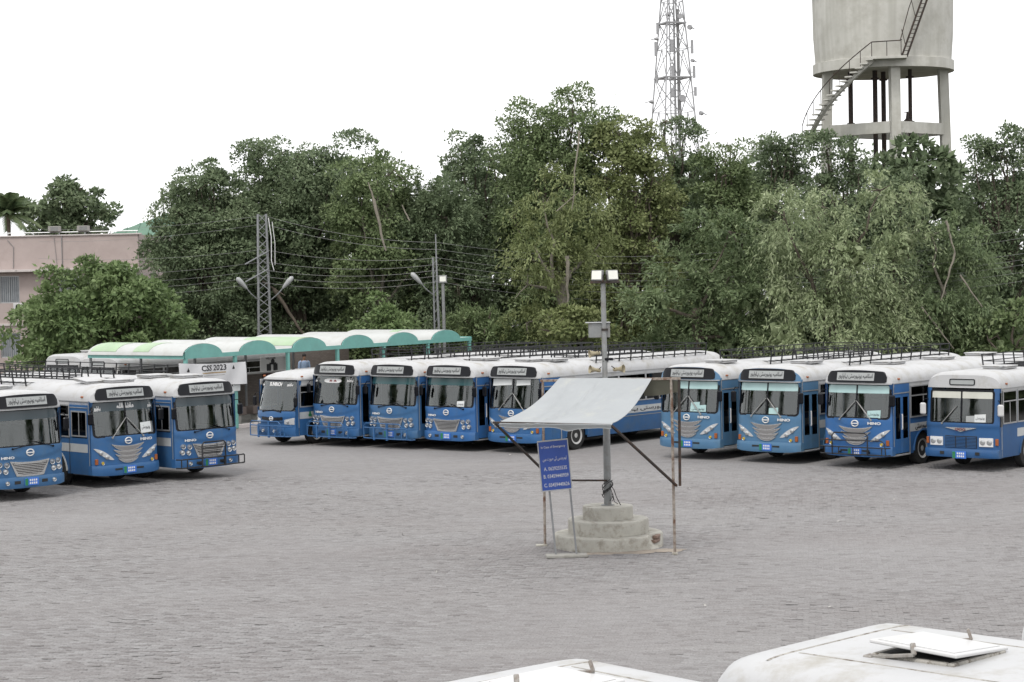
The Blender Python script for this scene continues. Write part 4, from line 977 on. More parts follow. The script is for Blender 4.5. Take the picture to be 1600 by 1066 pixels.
    if rack: b_rack(root, d, *rack)
    for h in hatches: hatch(root, d, *h)
    return root

TH = -R(40); TL = R(45)
GR, GL = 'buses parked in the long right-hand row', 'buses parked in the left-hand row'
MASH = urdu('ماشاءاللہ'); ROUTE = urdu('یونیورسٹی'); BWP = urdu('بہاولپور')
bus('small blue minibus with black grille, half hidden at the left end of the right-hand row', -8.98, 73.6, TH, 'mini', 'blue', bars='cage', bar_mat='blue', group=GR,
    stickers=[('SUNRICH', -.05, 2.26, .66, .14, 'print'), (BWP, .66, 2.24, .26, .14, 'print'), (BWP, -.78, 2.24, .16, .12, 'print')])
bb_ = bus('blue and white bus with blue bull bar and decorated windscreen top, beside the minibus', -6.63, 72.6, TH, 'quad', 'blue', strip=None, rack=(3.2, 10.6), bars='cage', bar_mat='blue', divider=False, group=GR,
    stickers=[(BWP, .78, 2.42, .30, .15, 'print'), (BWP, -.98, 2.40, .16, .13, 'print')])
bus('bus with blue bull bar and plain dark windscreen, third in the right-hand row', -4.43, 71.2, TH, 'quad', 'worn', strip='teal', rack=(3.2, 10.6), bars='cage', bar_mat='blue', divider=False, group=GR)
bus('blue and white bus without bull bar, trapezoid grille, left of the bus behind the awning', -2.35, 69.8, TH, 'quad', 'sky', strip='teal', rack=(3.4, 10.6), divider=False, group=GR, cards=[(.62, 1.66, .32, .22, ROUTE)], hatches=[(.1, 2.0)])
bus('blue and white bus seen along its whole side behind the grey awning', -0.06, 68.4, TH, 'eye', 'blue', rack=(3.5, 10.4), group=GR, side_text=(UNI, 4.4, 9.2), hatches=[(-.25, 1.35), (.35, 1.9)],
    cards=[(-.52, 2.45, .9, .24, None), (.44, 2.45, .6, .2, None)])
bus('faded pale blue bus with pale sky reflection painted on its sun strip just right of the awning post', 5.70, 65.0, TH, 'eye', 'faded', 'faded', 'cyan', rack=(3.5, 10.4), group=GR, cards=[(.42, 1.66, .60, .24, ROUTE, 'strip_cyan'), (.30, 1.82, .34, .12, None, 'strip_cyan')], hatches=[(.3, 1.6)])
bus('faded blue bus with slanted headlights, left of the black bull bar bus', 8.05, 63.1, TH, 'eye', 'faded', 'faded', 'cyan', rack=(3.5, 10.4), group=GR, cards=[(.26, 1.65, .34, .24, None, 'strip_cyan')], hatches=[(.3, 2.0)])
bus('blue bus with slanted headlights, black bull bar and bare white roof with hatches', 10.53, 61.0, TH, 'eye', 'sky', 'white', 'cyan', None, 'low', 'rack', group=GR, cards=[(.62, 1.67, .44, .24, ROUTE, 'strip_cyan')], side_text=(ROUTE, 1.6, 2.5), hatches=[(-.1, 2.3), (-.1, 5.6), (-.1, 8.6)])
bus('older flat-fronted blue bus with square headlights and winged badge at the right edge', 13.44, 59.5, TH, 'old', 'navy', strip='cream', rack=(3.5, 10.2), group=GR, cards=[(.62, 1.60, .36, .24, ROUTE), (.30, 1.57, .28, .2, None, 'board')], hatches=[(.2, 2.2)])
bus('blue bus cut off by the left edge of the picture with trapezoid grille', -13.83, 56.5, TL, 'quad', 'worn', strip='dark', divider=False, group=GL, hatches=[(.1, 2.0)])
bus('blue bus with slanted headlights and white writing on its windscreen, middle of the left-hand row', -11.66, 59.8, TL, 'eye', 'blue', strip='dark', rack=(4.0, 10.6), group=GL, arch='stripe',
    stickers=[(MASH, .02, 2.44, .60, .17, 'print'), (BWP, -.94, 2.38, .20, .17, 'print'), (BWP, .92, 2.40, .16, .16, 'print')], cards=[(.70, 1.74, .40, .32, ROUTE)], hatches=[(-.25, 1.5, .12), (.3, .95)])
bus('blue bus with black bull bar at the right end of the left-hand row', -9.48, 61.6, TL, 'quad', 'blue', strip='dark', rack=(3.6, 11.0), bars='tall', divider=False, group=GL, hatches=[(.2, 1.4), (-.2, 2.6)])
GB = 'white buses parked behind the shelter'
bus('far white bus with a small front route window, leftmost behind the shelter', -20.3, 89.0, -R(35), 'old', 'white', group=GB, hatches=[(0, 2.0)])
bq_ = bus('white bus with dark side windows seen under the green shelter', -18.0, 85.6, -R(35), 'old', 'white', group=GB, hatches=[(0, 2.0)])
GF = 'white bus roofs in the foreground'
TF = -R(135)
def box_dims():
    d = old_dims(); d.ex = 10.0; d.hw = 1.24; d.zr = 3.02
    def yf(x, z):
        s = min(abs(x) / 1.24, 1.0); return .03 * s ** 2 + .06 * s ** 14 + (0 if z < 1.40 else .07 * (z - 1.40))
    d.yf = yf; return d
PFX[0] = 'boxy'
fm_ = bus('weathered white bus roof with a large open hatch, bottom right corner', 2.38, 16.98, TF, 'old', 'blue', strip='cream', group=GF, dims=box_dims)
fn_ = bus('white bus roof with rusty hatch at the bottom centre edge', -.40, 15.74, -R(139), 'old', 'blue', strip='cream', group=GF, dims=box_dims)
fo_ = bus('sliver of a white bus roof at the far right edge above the open hatch', 5.36, 19.06, TF, 'old', 'blue', strip='cream', group=GF, dims=box_dims)
PFX[0] = ''
fm_.scale = (1.07, 1, 1)
part('rear_panel', None, lambda mb: mb.box((1.222, 9.95, 1.98), (.03, 1.62, 1.14), .006), MAT['white'], bq_)
def crest(mb):
    f = lambda x, z, t: (1.238 + t, x, z)
    put_text(mb, 'WELCOME', 9.85, 2.47, .70, .08, f, .02)
    for y in (9.72, 10.18): mb.box((1.239, y, 2.00), (.006, .30, .42), .002)
    mb.lathe([(.13, 0), (.13, .006), (.02, .008)], 'X', (1.238, 10.0, 2.32), 9); mb.box((1.240, 10.0, 2.22), (.009, .48, .09), .002)
part('painted_crest', None, crest, MAT['ink'], bq_)

d_ = modern_dims()
dec = part('window_decoration', None, lambda mb: mb.fsolid(lin(-.52, .36, 17), lambda q: 2.40 - .075 * max(0, 1 - ((q + .08) / .45) ** 4) ** .5, lambda q: 2.40 + .075 * max(0, 1 - ((q + .08) / .45) ** 4) ** .5 + .004, 3, d_.yf, .006, .004), MAT['print'], bb_)
for q_ in (-.17, .05): part('red_motif', None, lambda mb: mb.fsolid(lin(q_ - .08, q_ + .08, 5), lambda q: 2.37, lambda q: 2.45 - abs(q - q_) * .8, 1, d_.yf, .009, .003), MAT['red'], dec)

# ------------------------------------------------------------------ foreground roof details
def fg_details(root, seed, open_hatch):
    d = box_dims(); rs = random.Random(seed)
    seam = pm('sealant_seam_%d' % seed, (.46, .44, .40), .8, 0, .4, 7, 0, .5, 0, dirt=(.16, .13, .10), dscale=9, dpos=(.5, .62))
    for x in (-.62, .62):
        part('roof_seam', None, lambda mb: mb.quad_grid([[(x + dx + .004 * rs.uniform(-1, 1), y, roof_h(d, x) + .004 * k) for dx, k in ((-.016, 0), (-.008, 1), (.008, 1), (.016, 0))] for y in lin(.55, d.L - .5, 60)]), seam, root)
    part('roof_seam', None, lambda mb: mb.quad_grid([[(x, y + d.yf(x, 3.0) * .6, roof_h(d, x) + .004 * k) for y, k in ((.40, 0), (.405, 1), (.425, 1), (.43, 0))] for x in lin(-.95, .95, 40)]), seam, root)
    z = roof_h(d, .35)
    o = part('hatch_curb', None, lambda mb: [mb.box(c, s_, .012) for c, s_ in (((0, -.42, .01), (.92, .07, .05)), ((0, .42, .01), (.92, .07, .05)), ((-.43, 0, .01), (.07, .77, .05)), ((.43, 0, .01), (.07, .77, .05)))], seam, root, (0, 1.45 if open_hatch else 1.0, z - .01))
    o.scale = (.80, .84, 1)
    part('hatch_opening', None, lambda mb: mb.box((0, 0, .02), (.80, .78, .03)), MAT['under'], o)
    lid = part('hatch_lid', None, lambda mb: (mb.box((0, 0, .012), (.98, .94, .03), .008), mb.box((0, 0, .030), (.86, .82, .008), .003)), MAT['white'], o, (0, 0, .075 if open_hatch else .028), (R(-2.5), R(-3.6), R(3)) if open_hatch else (R(.4), R(.5), 0))
    for s in (-1, 1):
        part('hatch_arm', None, lambda mb: (mb.bar((s * .50, -.40, .01), (s * .49, .05, .07), .045, .03, .006), mb.bar((s * .49, .05, .07), (s * .47, .02, .16), .05, .03, .006), mb.box((s * .5, -.44, .0), (.12, .10, .05), .01)), pm('weathered_steel_%d%d' % (seed, s + 1), (.42, .40, .37), .6, .3, .3, 9, 0, .5, 0, dirt=(.18, .10, .06), dscale=8), o)
fg_details(fm_, 1, True); fg_details(fn_, 2, False); fg_details(fo_, 3, False)

# ------------------------------------------------------------------ stepped base, lamp post, awning and sign
MAT['base'] = pm('worn_plaster', (.60, .58, .52), .9, 0, .14, 3, .4, .3, 0, dirt=(.34, .31, .26), dscale=3.4, dpos=(.48, .68), bscale=14)
MAT['pole'] = pm('grey_painted_pole', (.30, .31, .31), .55, .1, .14, 5, 0, .5, 0, dirt=(.22, .19, .17), dscale=4)
MAT['rust'] = pm('rusty_steel', (.44, .39, .34), .85, .1, .35, 14, .2, .3, 0, dirt=(.19, .10, .065), dscale=5, dpos=(.46, .60))
MAT['darkiron'] = pm('dark_iron', (.06, .05, .045), .75, .2, .4, 12, .1, .4, 0, dirt=(.14, .07, .04), dscale=9, dpos=(.5, .7))
PX, PY = 2.09, 44.6
base = thing('stepped_base', 'round three-step plastered base under the lamp post', 'plinth', (PX, PY, 0))
def tier(r, z0, z1, seed, notch=None):
    rs = random.Random(seed)
    def f(mb):
        n = 64; prof = [(1.0, z0), (1.004, z0 + .03), (1.0, z1 - .05), (.997, z1 - .018), (.985, z1 - .003), (.96, z1)]
        jit = [1 + .006 * math.sin(3 * a + seed) + .003 * rs.uniform(-1, 1) for a in range(n)]
        rows = []
        for k, z in prof:
            row = []
            for j in range(n):
                a = 2 * math.pi * j / n; rr = r * k * jit[j]
                if notch and notch[0] < j < notch[1] and z > z0 + .12: rr *= .86
                row.append((rr * math.cos(a), rr * math.sin(a), z + .004 * math.sin(2 * a + seed)))
            rows.append(row)
        mb.quad_grid(rows, close=True); mb.face(rows[-1])
    return f
part('lower_step', None, tier(1.22, -.02, .31, 1, (56, 62)), MAT['base'], base, None, None, 40)
part('middle_step', None, tier(.905, .31, .63, 2), MAT['base'], base, None, None, 40)
part('upper_step', None, tier(.565, .63, .92, 3), MAT['base'], base, None, None, 40)
bm_ = pm('bare_brick', (.30, .21, .17), .9, 0, .25, 9, .3)
for k, (a, z) in enumerate(((-27, .16), (-16, .165), (-22, .245), (-12, .25))):
    part('brick', 'barebrick', lambda mb: mb.box((0, 0, 0), (.11, .22, .07), .008), bm_, base, (1.13 * math.cos(R(a)), 1.13 * math.sin(R(a)), z), (0, 0, R(a)))
sand = tag(link('sand_patch', None), 'thin patch of pale sand spilled round the stepped base', kind='structure')
MAT['sand'] = pm('pale_sand', (.42, .36, .30), .95, 0, .2, 3, .3)
def sandf(mb):
    rs = random.Random(5)
    for cx, cy, r0, ry in ((.55, -1.05, .62, .30), (1.25, -.95, .45, .25), (-.3, -1.28, .5, .16)):
        ring = [(cx + r0 * (1 + .3 * rs.uniform(-1, 1)) * math.cos(R(a)), cy + ry * (1 + .3 * rs.uniform(-1, 1)) * math.sin(R(a)), .010) for a in range(0, 360, 15)]
        mid = [(cx + (x - cx) * .5, cy + (y - cy) * .5, .03) for x, y, z in ring]
        mb.quad_grid([ring, mid], close=True); mb.face(mid)
part('sand', None, sandf, MAT['sand'], sand, (PX, PY, 0))

post = thing('lamp_post', 'grey steel lamp post with two square floodlights standing on the stepped base', 'lamp post', (PX, PY, .92))
part('pole', None, lambda mb: mb.tube([(0, 0, -.02), (0, 0, 2.4), (-.01, 0, 2.45), (-.02, 0, 5.02)], [.085, .078, .062, .055], 16), MAT['pole'], post, None, None, 40)
part('flange', None, lambda mb: mb.lathe([(.15, .0), (.15, .02), (.09, .025)], 'Z', n=16), MAT['pole'], post)
part('crossbar', None, lambda mb: mb.box((.02, -.02, 5.03), (.66, .16, .05), .008), MAT['darkiron'], post)
for s in (-1, 1):
    fl = part('floodlight', ('flood', s), lambda mb: mb.box((0, 0, .12), (.27, .10, .24), .015), MAT['grey'], post, (s * .17 + .02, -.04, 5.06), (R(-8), 0, R(-28 if s < 0 else 26)))
    part('lens', 'floodlens', lambda mb: mb.box((0, -.053, .125), (.235, .008, .19), .003), pm('floodlight_glass', (.72, .72, .66), .25) if s < 0 else bpy.data.materials['floodlight_glass'], fl)
    part('bracket', 'floodbr', lambda mb: (mb.box((-.145, 0, .06), (.012, .04, .16)), mb.box((.145, 0, .06), (.012, .04, .16)), mb.box((0, 0, -.012), (.30, .05, .012))), MAT['darkiron'], fl)
jb = tag(link('junction_box', None, None, (PX - .12, PY + .10, 4.70)), 'grey metal junction box fixed halfway up the lamp post', 'box')
part('casing', None, lambda mb: mb.box((0, 0, .17), (.48, .18, .33), .01), MAT['pole'], jb); part('lid', None, lambda mb: mb.box((-.03, 0, .345), (.56, .26, .02), .004), MAT['alu'], jb); part('clamp', None, lambda mb: mb.lathe([(.075, 0), (.075, .05)], 'Z', (.12, -.10, .16), 14), MAT['darkiron'], jb)
horn_m = pm('aged_cream_horn', (.46, .40, .27), .6, 0, .2, 7)
def horn(label, dx, dz, rz, tilt):
    o = thing('horn_loudspeaker', label, 'loudspeaker', (PX + dx, PY - .04, dz), rz, 'horn loudspeakers on the lamp post'); o.rotation_euler = (tilt, 0, rz); o.scale = (.82, .82, .82)
    part('horn', 'hornbell', lambda mb: mb.lathe([(.115, -.20), (.108, -.195), (.075, -.12), (.05, -.05), (.04, .02), (.035, .02), (.045, -.06), (.07, -.13), (.10, -.19)], 'Y', n=20, cap=False), horn_m, o, None, None, 40)
    part('driver', 'horndrv', lambda mb: mb.lathe([(.03, .0), (.055, .01), (.055, .10), (.03, .12)], 'Y', n=14), horn_m, o, None, None, 40)
    part('bracket', ('hornbr', dx > 0), lambda mb: mb.tube([(0, .03, 0), (-dx * .4, .06, .06), (-dx * .9, .05, .10)], .012, 6), MAT['darkiron'], o)
horn('uppermost cream horn loudspeaker, left of the lamp post', -.20, 4.36, R(-75), R(5))
horn('lower cream horn loudspeaker left of the lamp post', -.20, 3.98, R(-70), R(-8))
horn('lower cream horn loudspeaker right of the lamp post', .26, 3.99, R(62), R(-5))
cm = thing('camera_unit', 'small dark security camera on the lamp post above the lower horns', 'camera', (PX + .08, PY - .06, 4.22), R(70))
part('casing', None, lambda mb: mb.box((0, 0, 0), (.07, .20, .06), .012), MAT['black'], cm); part('bracket', None, lambda mb: mb.bar((0, .05, 0), (-.03, .12, -.05), .02), MAT['darkiron'], cm)
def cabl(mb):
    for k in range(5):
        rs = random.Random(k); a0 = rs.uniform(0, 6)
        mb.tube([((.10 + .03 * rs.random()) * math.cos(a0 + .5 * i), (.10 + .03 * rs.random()) * math.sin(a0 + .5 * i) - .02, .10 + .035 * i + .05 * rs.random()) for i in range(14)], .009, 5)
    mb.tube([(.05, -.10, .50), (.14, -.14, .36), (.19, -.16, .20), (.25, -.16, .08), (.28, -.18, .02)], .010, 5)
    mb.tube([(.05, -.10, .42), (.12, -.16, .22), (.14, -.18, .10), (.22, -.2, .05)], .008, 5)
tag(part('cable_coil', None, cabl, MAT['rubber'], None, (PX, PY, .92)), 'black cable coiled round the foot of the lamp post', 'cable')

# awning frame
A = Vector((.66, 44.75, 0)); B = Vector((3.46, 43.05, 0)); ba = (B - A).normalized(); pe = Vector((-.518, -.854, 0)); BLn = (B - A).length
aw = thing('awning', 'pale grey canvas awning on rusty posts around the lamp post', 'awning', (0, 0, 0))
def pt(a, dd, z): return A + ba * a + pe * dd + Vector((0, 0, z))
part('post', None, lambda mb: mb.bar(pt(0, 0, 0), pt(.02, 0, 3.75), .048, .048, .006), MAT['rust'], aw)
part('post', None, lambda mb: mb.bar(pt(BLn, 0, 0), pt(BLn - .02, 0, 3.82), .05, .05, .006), MAT['rust'], aw)
part('side_bar', None, lambda mb: mb.bar(pt(BLn + .14, -.02, 1.50), pt(BLn + .16, -.02, 3.84), .05, .05, .006), MAT['darkiron'], aw)
part('top_bar', None, lambda mb: mb.bar(pt(-.04, 0, 3.75), pt(BLn + .2, 0, 3.84), .055, .055, .006), MAT['rust'], aw)
part('brace', None, lambda mb: mb.bar(pt(BLn + .06, -.02, 1.50), pt(BLn - .0, 2.80, 3.02), .05, .05, .006), MAT['darkiron'], aw)
part('brace', None, lambda mb: mb.bar(pt(.0, -.02, 1.70), pt(.45, 2.80, 3.02), .048, .048, .006), MAT['darkiron'], aw)
part('front_bar', None, lambda mb: mb.bar(pt(.42, 2.80, 3.02), pt(BLn, 2.80, 3.03), .05, .05, .006), MAT['darkiron'], aw)
part('tie_bar', None, lambda mb: mb.bar(pt(0, 0, 1.50), (PX, PY - .08, 1.49), .04, .04, .005), MAT['darkiron'], aw)
def cloth(dz):
    def g(s, t):
        a0 = .45 + (.60 - .45) * t; a1 = BLn - .48 + .50 * t
        a = a0 + (a1 - a0) * s; dd = 2.84 * t
        z = 3.815 - .775 * t + .035 * s - .16 * math.sin(math.pi * t) * (1 + .35 * math.sin(math.pi * s))
        w_ = min(1, t * 6) * min(1, (1 - t) * 8 + .15); z += w_ * (.012 * math.sin(9 * s + 2.5 * t) + .008 * math.sin(21 * s - 5 * t) + .05 * math.exp(-((s - .47 + .12 * t) / .014) ** 2))
        z += w_ * (.035 * math.exp(-((s - .15 - .1 * t) / .013) ** 2) + .03 * math.exp(-((s - .62 + .22 * t) / .012) ** 2) + .02 * math.exp(-((s - .28 - .05 * t) / .011) ** 2))
        if t > .97: z -= .03
        return pt(a, dd, z + dz)
    return g
def clothf(mb):
    for dz in (0, -.012):
        g = cloth(dz); rows = [[g(s, t) for s in lin(0, 1, 56)] for t in lin(0, 1, 30)]
        tail = [[g(s, 1) + pe * (.01) + Vector((0, 0, -.06 * k - .02 * (k > 0) * abs(math.sin(7 * s)) - (.06 * math.exp(-((s - .62) / .07) ** 2) if k else 0))) for s in lin(0, 1, 56)] for k in (0, 1)]
        mb.quad_grid(rows); mb.quad_grid(tail)
    g0, g1 = cloth(0), cloth(-.012)
    for f in (lambda q: (0, q), lambda q: (1, q)): mb.quad_grid([[g0(*f(q)) for q in lin(0, 1, 30)], [g1(*f(q)) for q in lin(0, 1, 30)]])
part('canvas', None, clothf, pm('grey_white_canvas', (.31, .325, .335), .75, 0, .06, 1.5, .08, .3, 0, dirt=(.40, .40, .36), dscale=1.8, dpos=(.55, .85)), aw, None, None, 70)
part('back_flap', None, lambda mb: [mb.quad_grid([[pt(a, -.05 - .10 * t + o + .02 * math.sin(8 * a), 3.80 - .30 * t - .06 * t * math.sin(3 * a)) for a in lin(BLn - .75, BLn + .12, 16)] for t in lin(0, 1, 6)]) for o in (0, .012)], pm('olive_canvas', (.13, .13, .10), .85), aw, None, None, 70)
for a, z in ((0, 0), (BLn, 0)): part('foot_block', None, lambda mb: mb.box(pt(a, 0, .02) + Vector((-.08 if a == 0 else 0, 0, 0)), (.26 if a == 0 else .12, .16, .05), .01), MAT['base'], aw)

# emergency sign
sg = thing('emergency_sign', 'blue emergency phone number sign on two grey legs in front of the stepped base', 'sign', (1.02, 42.9, 0), R(4)); sg.rotation_euler = (0, R(-4.2), R(4))
MAT['signblue'] = pm('sign_blue', (.045, .115, .50), .4, 0, .08, 3)
part('board', None, lambda mb: mb.box((0, 0, 2.02), (.64, .03, 1.07), .006), MAT['signblue'], sg)
part('board_frame', None, lambda mb: [mb.box(c, s_) for c, s_ in (((0, -.004, 2.56), (.67, .04, .025)), ((0, -.004, 1.48), (.67, .04, .025)), ((-.325, -.004, 2.02), (.022, .038, 1.06)), ((.325, -.004, 2.02), (.022, .038, 1.06)))], MAT['alu'], sg)
for s, xx in ((-1, -.15), (1, .30)): part('leg', ('signleg', s), lambda mb: mb.bar((xx, .03, .03), (xx - .02, .03, 2.5), .05, .04, .005), MAT['steel'], sg)
part('base_plate', None, lambda mb: mb.box((.08, -.02, .035), (.90, .34, .06), .01, Matrix.Rotation(R(4.2), 3, 'Y')), MAT['concrete'], sg)
ssf = lambda x, z, t: (x, -.016 - t, z)
for tx, cz, w, h, bo in (('In Case of Emergency', 2.42, .53, .065, .008), (urdu('ایمرجنسی کی صورت میں'), 2.16, .52, .10, .0), ('A. 0629255535', 1.955, .50, .08, .004), ('B. 03459440939', 1.79, .54, .08, .004), ('C. 03459440626', 1.60, .55, .08, .004)):
    part('lettering', None, lambda mb: put_text(mb, tx, 0 if cz > 2.3 else .01, cz, w, h, ssf, bo, .003), MAT['print'], sg)

# ------------------------------------------------------------------ water tower
MAT['tank'] = pm('tank_concrete', (.68, .67, .62), .9, 0, .10, .5, .15, .3, 0, dirt=(.50, .485, .43), dscale=.9, dpos=(.46, .74), bscale=3)
def streak_tank():
    m = MAT['tank']; t = m.node_tree; L = t.links; b = t.nodes['Principled BSDF']; src = b.inputs['Base Color'].links[0].from_socket
    tc = t.nodes.new('ShaderNodeTexCoord'); mp = t.nodes.new('ShaderNodeMapping'); mp.inputs['Scale'].default_value = (1, 1, .06); L.new(tc.outputs['Object'], mp.inputs['Vector'])
    n = t.nodes.new('ShaderNodeTexNoise'); n.inputs['Scale'].default_value = 1.9; n.inputs['Detail'].default_value = 7; L.new(mp.outputs['Vector'], n.inputs['Vector'])
    r = t.nodes.new('ShaderNodeMapRange'); r.inputs['From Min'].default_value = .42; r.inputs['From Max'].default_value = .72; r.inputs['To Max'].default_value = .75; L.new(n.outputs['Fac'], r.inputs['Value'])
    x = t.nodes.new('ShaderNodeMix'); x.data_type = 'RGBA'; x.inputs[7].default_value = (.33, .325, .29, 1); L.new(r.outputs['Result'], x.inputs['Factor']); L.new(src, x.inputs[6]); L.new(x.outputs[2], b.inputs['Base Color'])
streak_tank()
WD = 128.0; wc = at(1381, 200, WD)
wt = thing('water_tower', 'round concrete water tower with curved outside stair rising above the trees', 'water tower', (wc.x, wc.y, 0), R(4))
zbtm = at(1381, 115, WD).z; ztop = at(1381, -8, WD).z; zring = at(1381, 205, WD).z; RT = 4.42
part('tank', None, lambda mb: mb.lathe([(.1, zbtm + .25), (RT * .8, zbtm + .12), (RT - .05, zbtm), (RT + .06, zbtm), (RT + .06, zbtm + .62), (RT - .10, zbtm + .66), (RT + .02, zbtm + 2.4), (RT + .06, ztop), (RT + .22, ztop + .02), (RT + .22, ztop + .22), (RT * .6, ztop + 1.0), (.1, ztop + 1.35)], 'Z', n=72), MAT['tank'], wt, None, None, 30)
colpos = []
for k, a in enumerate((-90 - 4, 0 - 14, 65, 180 + 6)):
    rt, rb = 3.75, 4.25; c, s = math.cos(R(a)), math.sin(R(a)); colpos.append((c, s))
    part('column', None, lambda mb: mb.quad_grid([[(rr * c + dx * .29, rr * s + dy * .29, z) for dx, dy in ((-1, -1), (1, -1), (1, 1), (-1, 1))] for rr, z in ((rb, 0), (rt, zbtm + .2))], close=True), MAT['tank'], wt)
for z, hh in ((zring, .72), (zring - 6.6, .6)):
    for k in range(4):
        f = lambda q: (rb := 4.25 - .5 * z / zbtm)
        r0 = 4.25 - .5 * z / zbtm; p = Vector((colpos[k][0] * r0, colpos[k][1] * r0, z)); q = Vector((colpos[(k + 1) % 4][0] * r0, colpos[(k + 1) % 4][1] * r0, z)); dv = (q - p).normalized() * .3
        part('ring_beam', None, lambda mb: mb.bar(p + dv, q - dv, .40, hh) if False else mb.box((p + q) / 2, ((q - p).length - .6, .34, hh), .0, Matrix.Rotation(math.atan2((q - p).y, (q - p).x), 3, 'Z')), MAT['tank'], wt)
for px_ in (1333, 1369, 1388, 1420):
    p = at(px_, 160, WD) - Vector((wc.x, wc.y, 0)); yy = {1333: .8, 1369: .3, 1388: 1.2, 1420: -.4}[px_]
    part('pipe', None, lambda mb: (mb.tube([(p.x, yy, 0), (p.x, yy, zbtm + .2)], .16 if px_ != 1420 else .13, 12), mb.lathe([(.27, zbtm - .35), (.27, zbtm - .25)], 'Z', (p.x, yy, 0), 14), mb.lathe([(.26, zring + .5), (.26, zring + .6)], 'Z', (p.x, yy, 0), 14)), MAT['darkiron'], wt, None, None, 40)
pv = at(1412, 200, WD); part('valve', None, lambda mb: (mb.lathe([(.28, zring + .35), (.28, zring + .55), (.12, zring + .7), (.06, zring + 1.1)], 'Z', (pv.x - wc.x, -1.0, 0), 12), mb.box((pv.x - wc.x, -1.0, zring + 1.12), (.4, .06, .06)), mb.box((pv.x - wc.x, -1.0, zring + .3), (1.2, .3, .12))), MAT['darkiron'], wt)
# curved stair hugging the front left of the tower
def st_pt(t, dr=0):          # t 0..1 from ring level (left) up to the tank base (front)
    a = R(184 + 64 * t ** .95); r = 5.0 + dr - .1 * t; return Vector((r * math.cos(a), r * math.sin(a), zring - .55 + (zbtm + .50 - zring + .55) * (t ** .86)))
NS = 17
part('stair_stringer', None, lambda mb: mb.quad_grid([[st_pt(t, o) + Vector((0, 0, h)) for o, h in ((-.13, -.30), (.13, -.30), (.13, -.06), (-.13, -.06))] for t in lin(0, 1, 30)], close=True), MAT['tank'], wt, None, None, 30)
for k in range(NS):
    t = (k + .5) / NS; p = st_pt(t); a = R(184 + 64 * t ** .95)
    part('stair_tread', 'tread', lambda mb: mb.box((0, 0, 0), (.95, .46, .09), .01), MAT['tank'], wt, p, (0, 0, a))
part('stair_landing', None, lambda mb: mb.box((0, 0, 0), (1.0, 2.2, .16), .01), MAT['tank'], wt, st_pt(1) + Vector((.95, -.18, -.02)), (0, 0, R(258)))
def rail(mb):
    P = [st_pt(t, .42) + Vector((0, 0, .95)) for t in lin(0, 1, 24)] + [st_pt(1, .42) + Vector((1.7, -.36, 1.0)), st_pt(1, .42) + Vector((1.8, -.38, 1.05))]
    mb.tube(P, .035, 6)
    for t in lin(0, 1, 9): mb.tube([st_pt(t, .42), st_pt(t, .42) + Vector((0, 0, .95))], .025, 5)
    mb.tube([st_pt(1, .42) + Vector((.9, -.2, -.1)), st_pt(1, .42) + Vector((.9, -.2, .98))], .025, 5); mb.tube([st_pt(1, .42) + Vector((1.75, -.38, -.1)), st_pt(1, .42) + Vector((1.75, -.38, 1.05))], .025, 5)
part('stair_railing', None, rail, MAT['darkiron'], wt)
l0 = st_pt(1, .2) + Vector((1.75, -.35, 0)); l1 = Vector((l0.x + 2.2, l0.y + .12, ztop + 1.2))
part('ladder_side', None, lambda mb: (mb.bar(l0, l1, .10, .10), mb.bar(l0 + Vector((.35, .1, 0)), l1 + Vector((.35, .1, 0)), .12, .10)), MAT['darkiron'], wt)
for k in range(22):
    q = l0.lerp(l1, (k + .5) / 22); part('ladder_rung', 'lrung', lambda mb: mb.box((.17, .05, 0), (.36, .05, .04)), MAT['darkiron'], wt, q)
part('ladder_rail', None, lambda mb: (mb.tube([l0 + Vector((-.1, -.1, 1.0)), l0.lerp(l1, .35) + Vector((-.28, -.1, 1.0)), l1 + Vector((-.28, -.1, 1.0))], .03, 6), [mb.tube([l0.lerp(l1, t), l0.lerp(l1, t) + Vector((-.26, -.1, 1.0))], .022, 5) for t in (.12, .42, .72)]), MAT['darkiron'], wt)
for k in range(6):
    a = R(150 + k * 12); part('roof_rail_post', 'rrp', lambda mb: mb.tube([(0, 0, 0), (0, 0, 1.1)], .03, 5), MAT['darkiron'], wt, ((RT + .1) * math.cos(a), (RT + .1) * math.sin(a), ztop + .2))
part('roof_rail', None, lambda mb: [mb.tube([((RT + .1) * math.cos(R(a)), (RT + .1) * math.sin(R(a)), ztop + z) for a in range(150, 215, 6)], .03, 5) for z in (.75, 1.28)], MAT['darkiron'], wt)

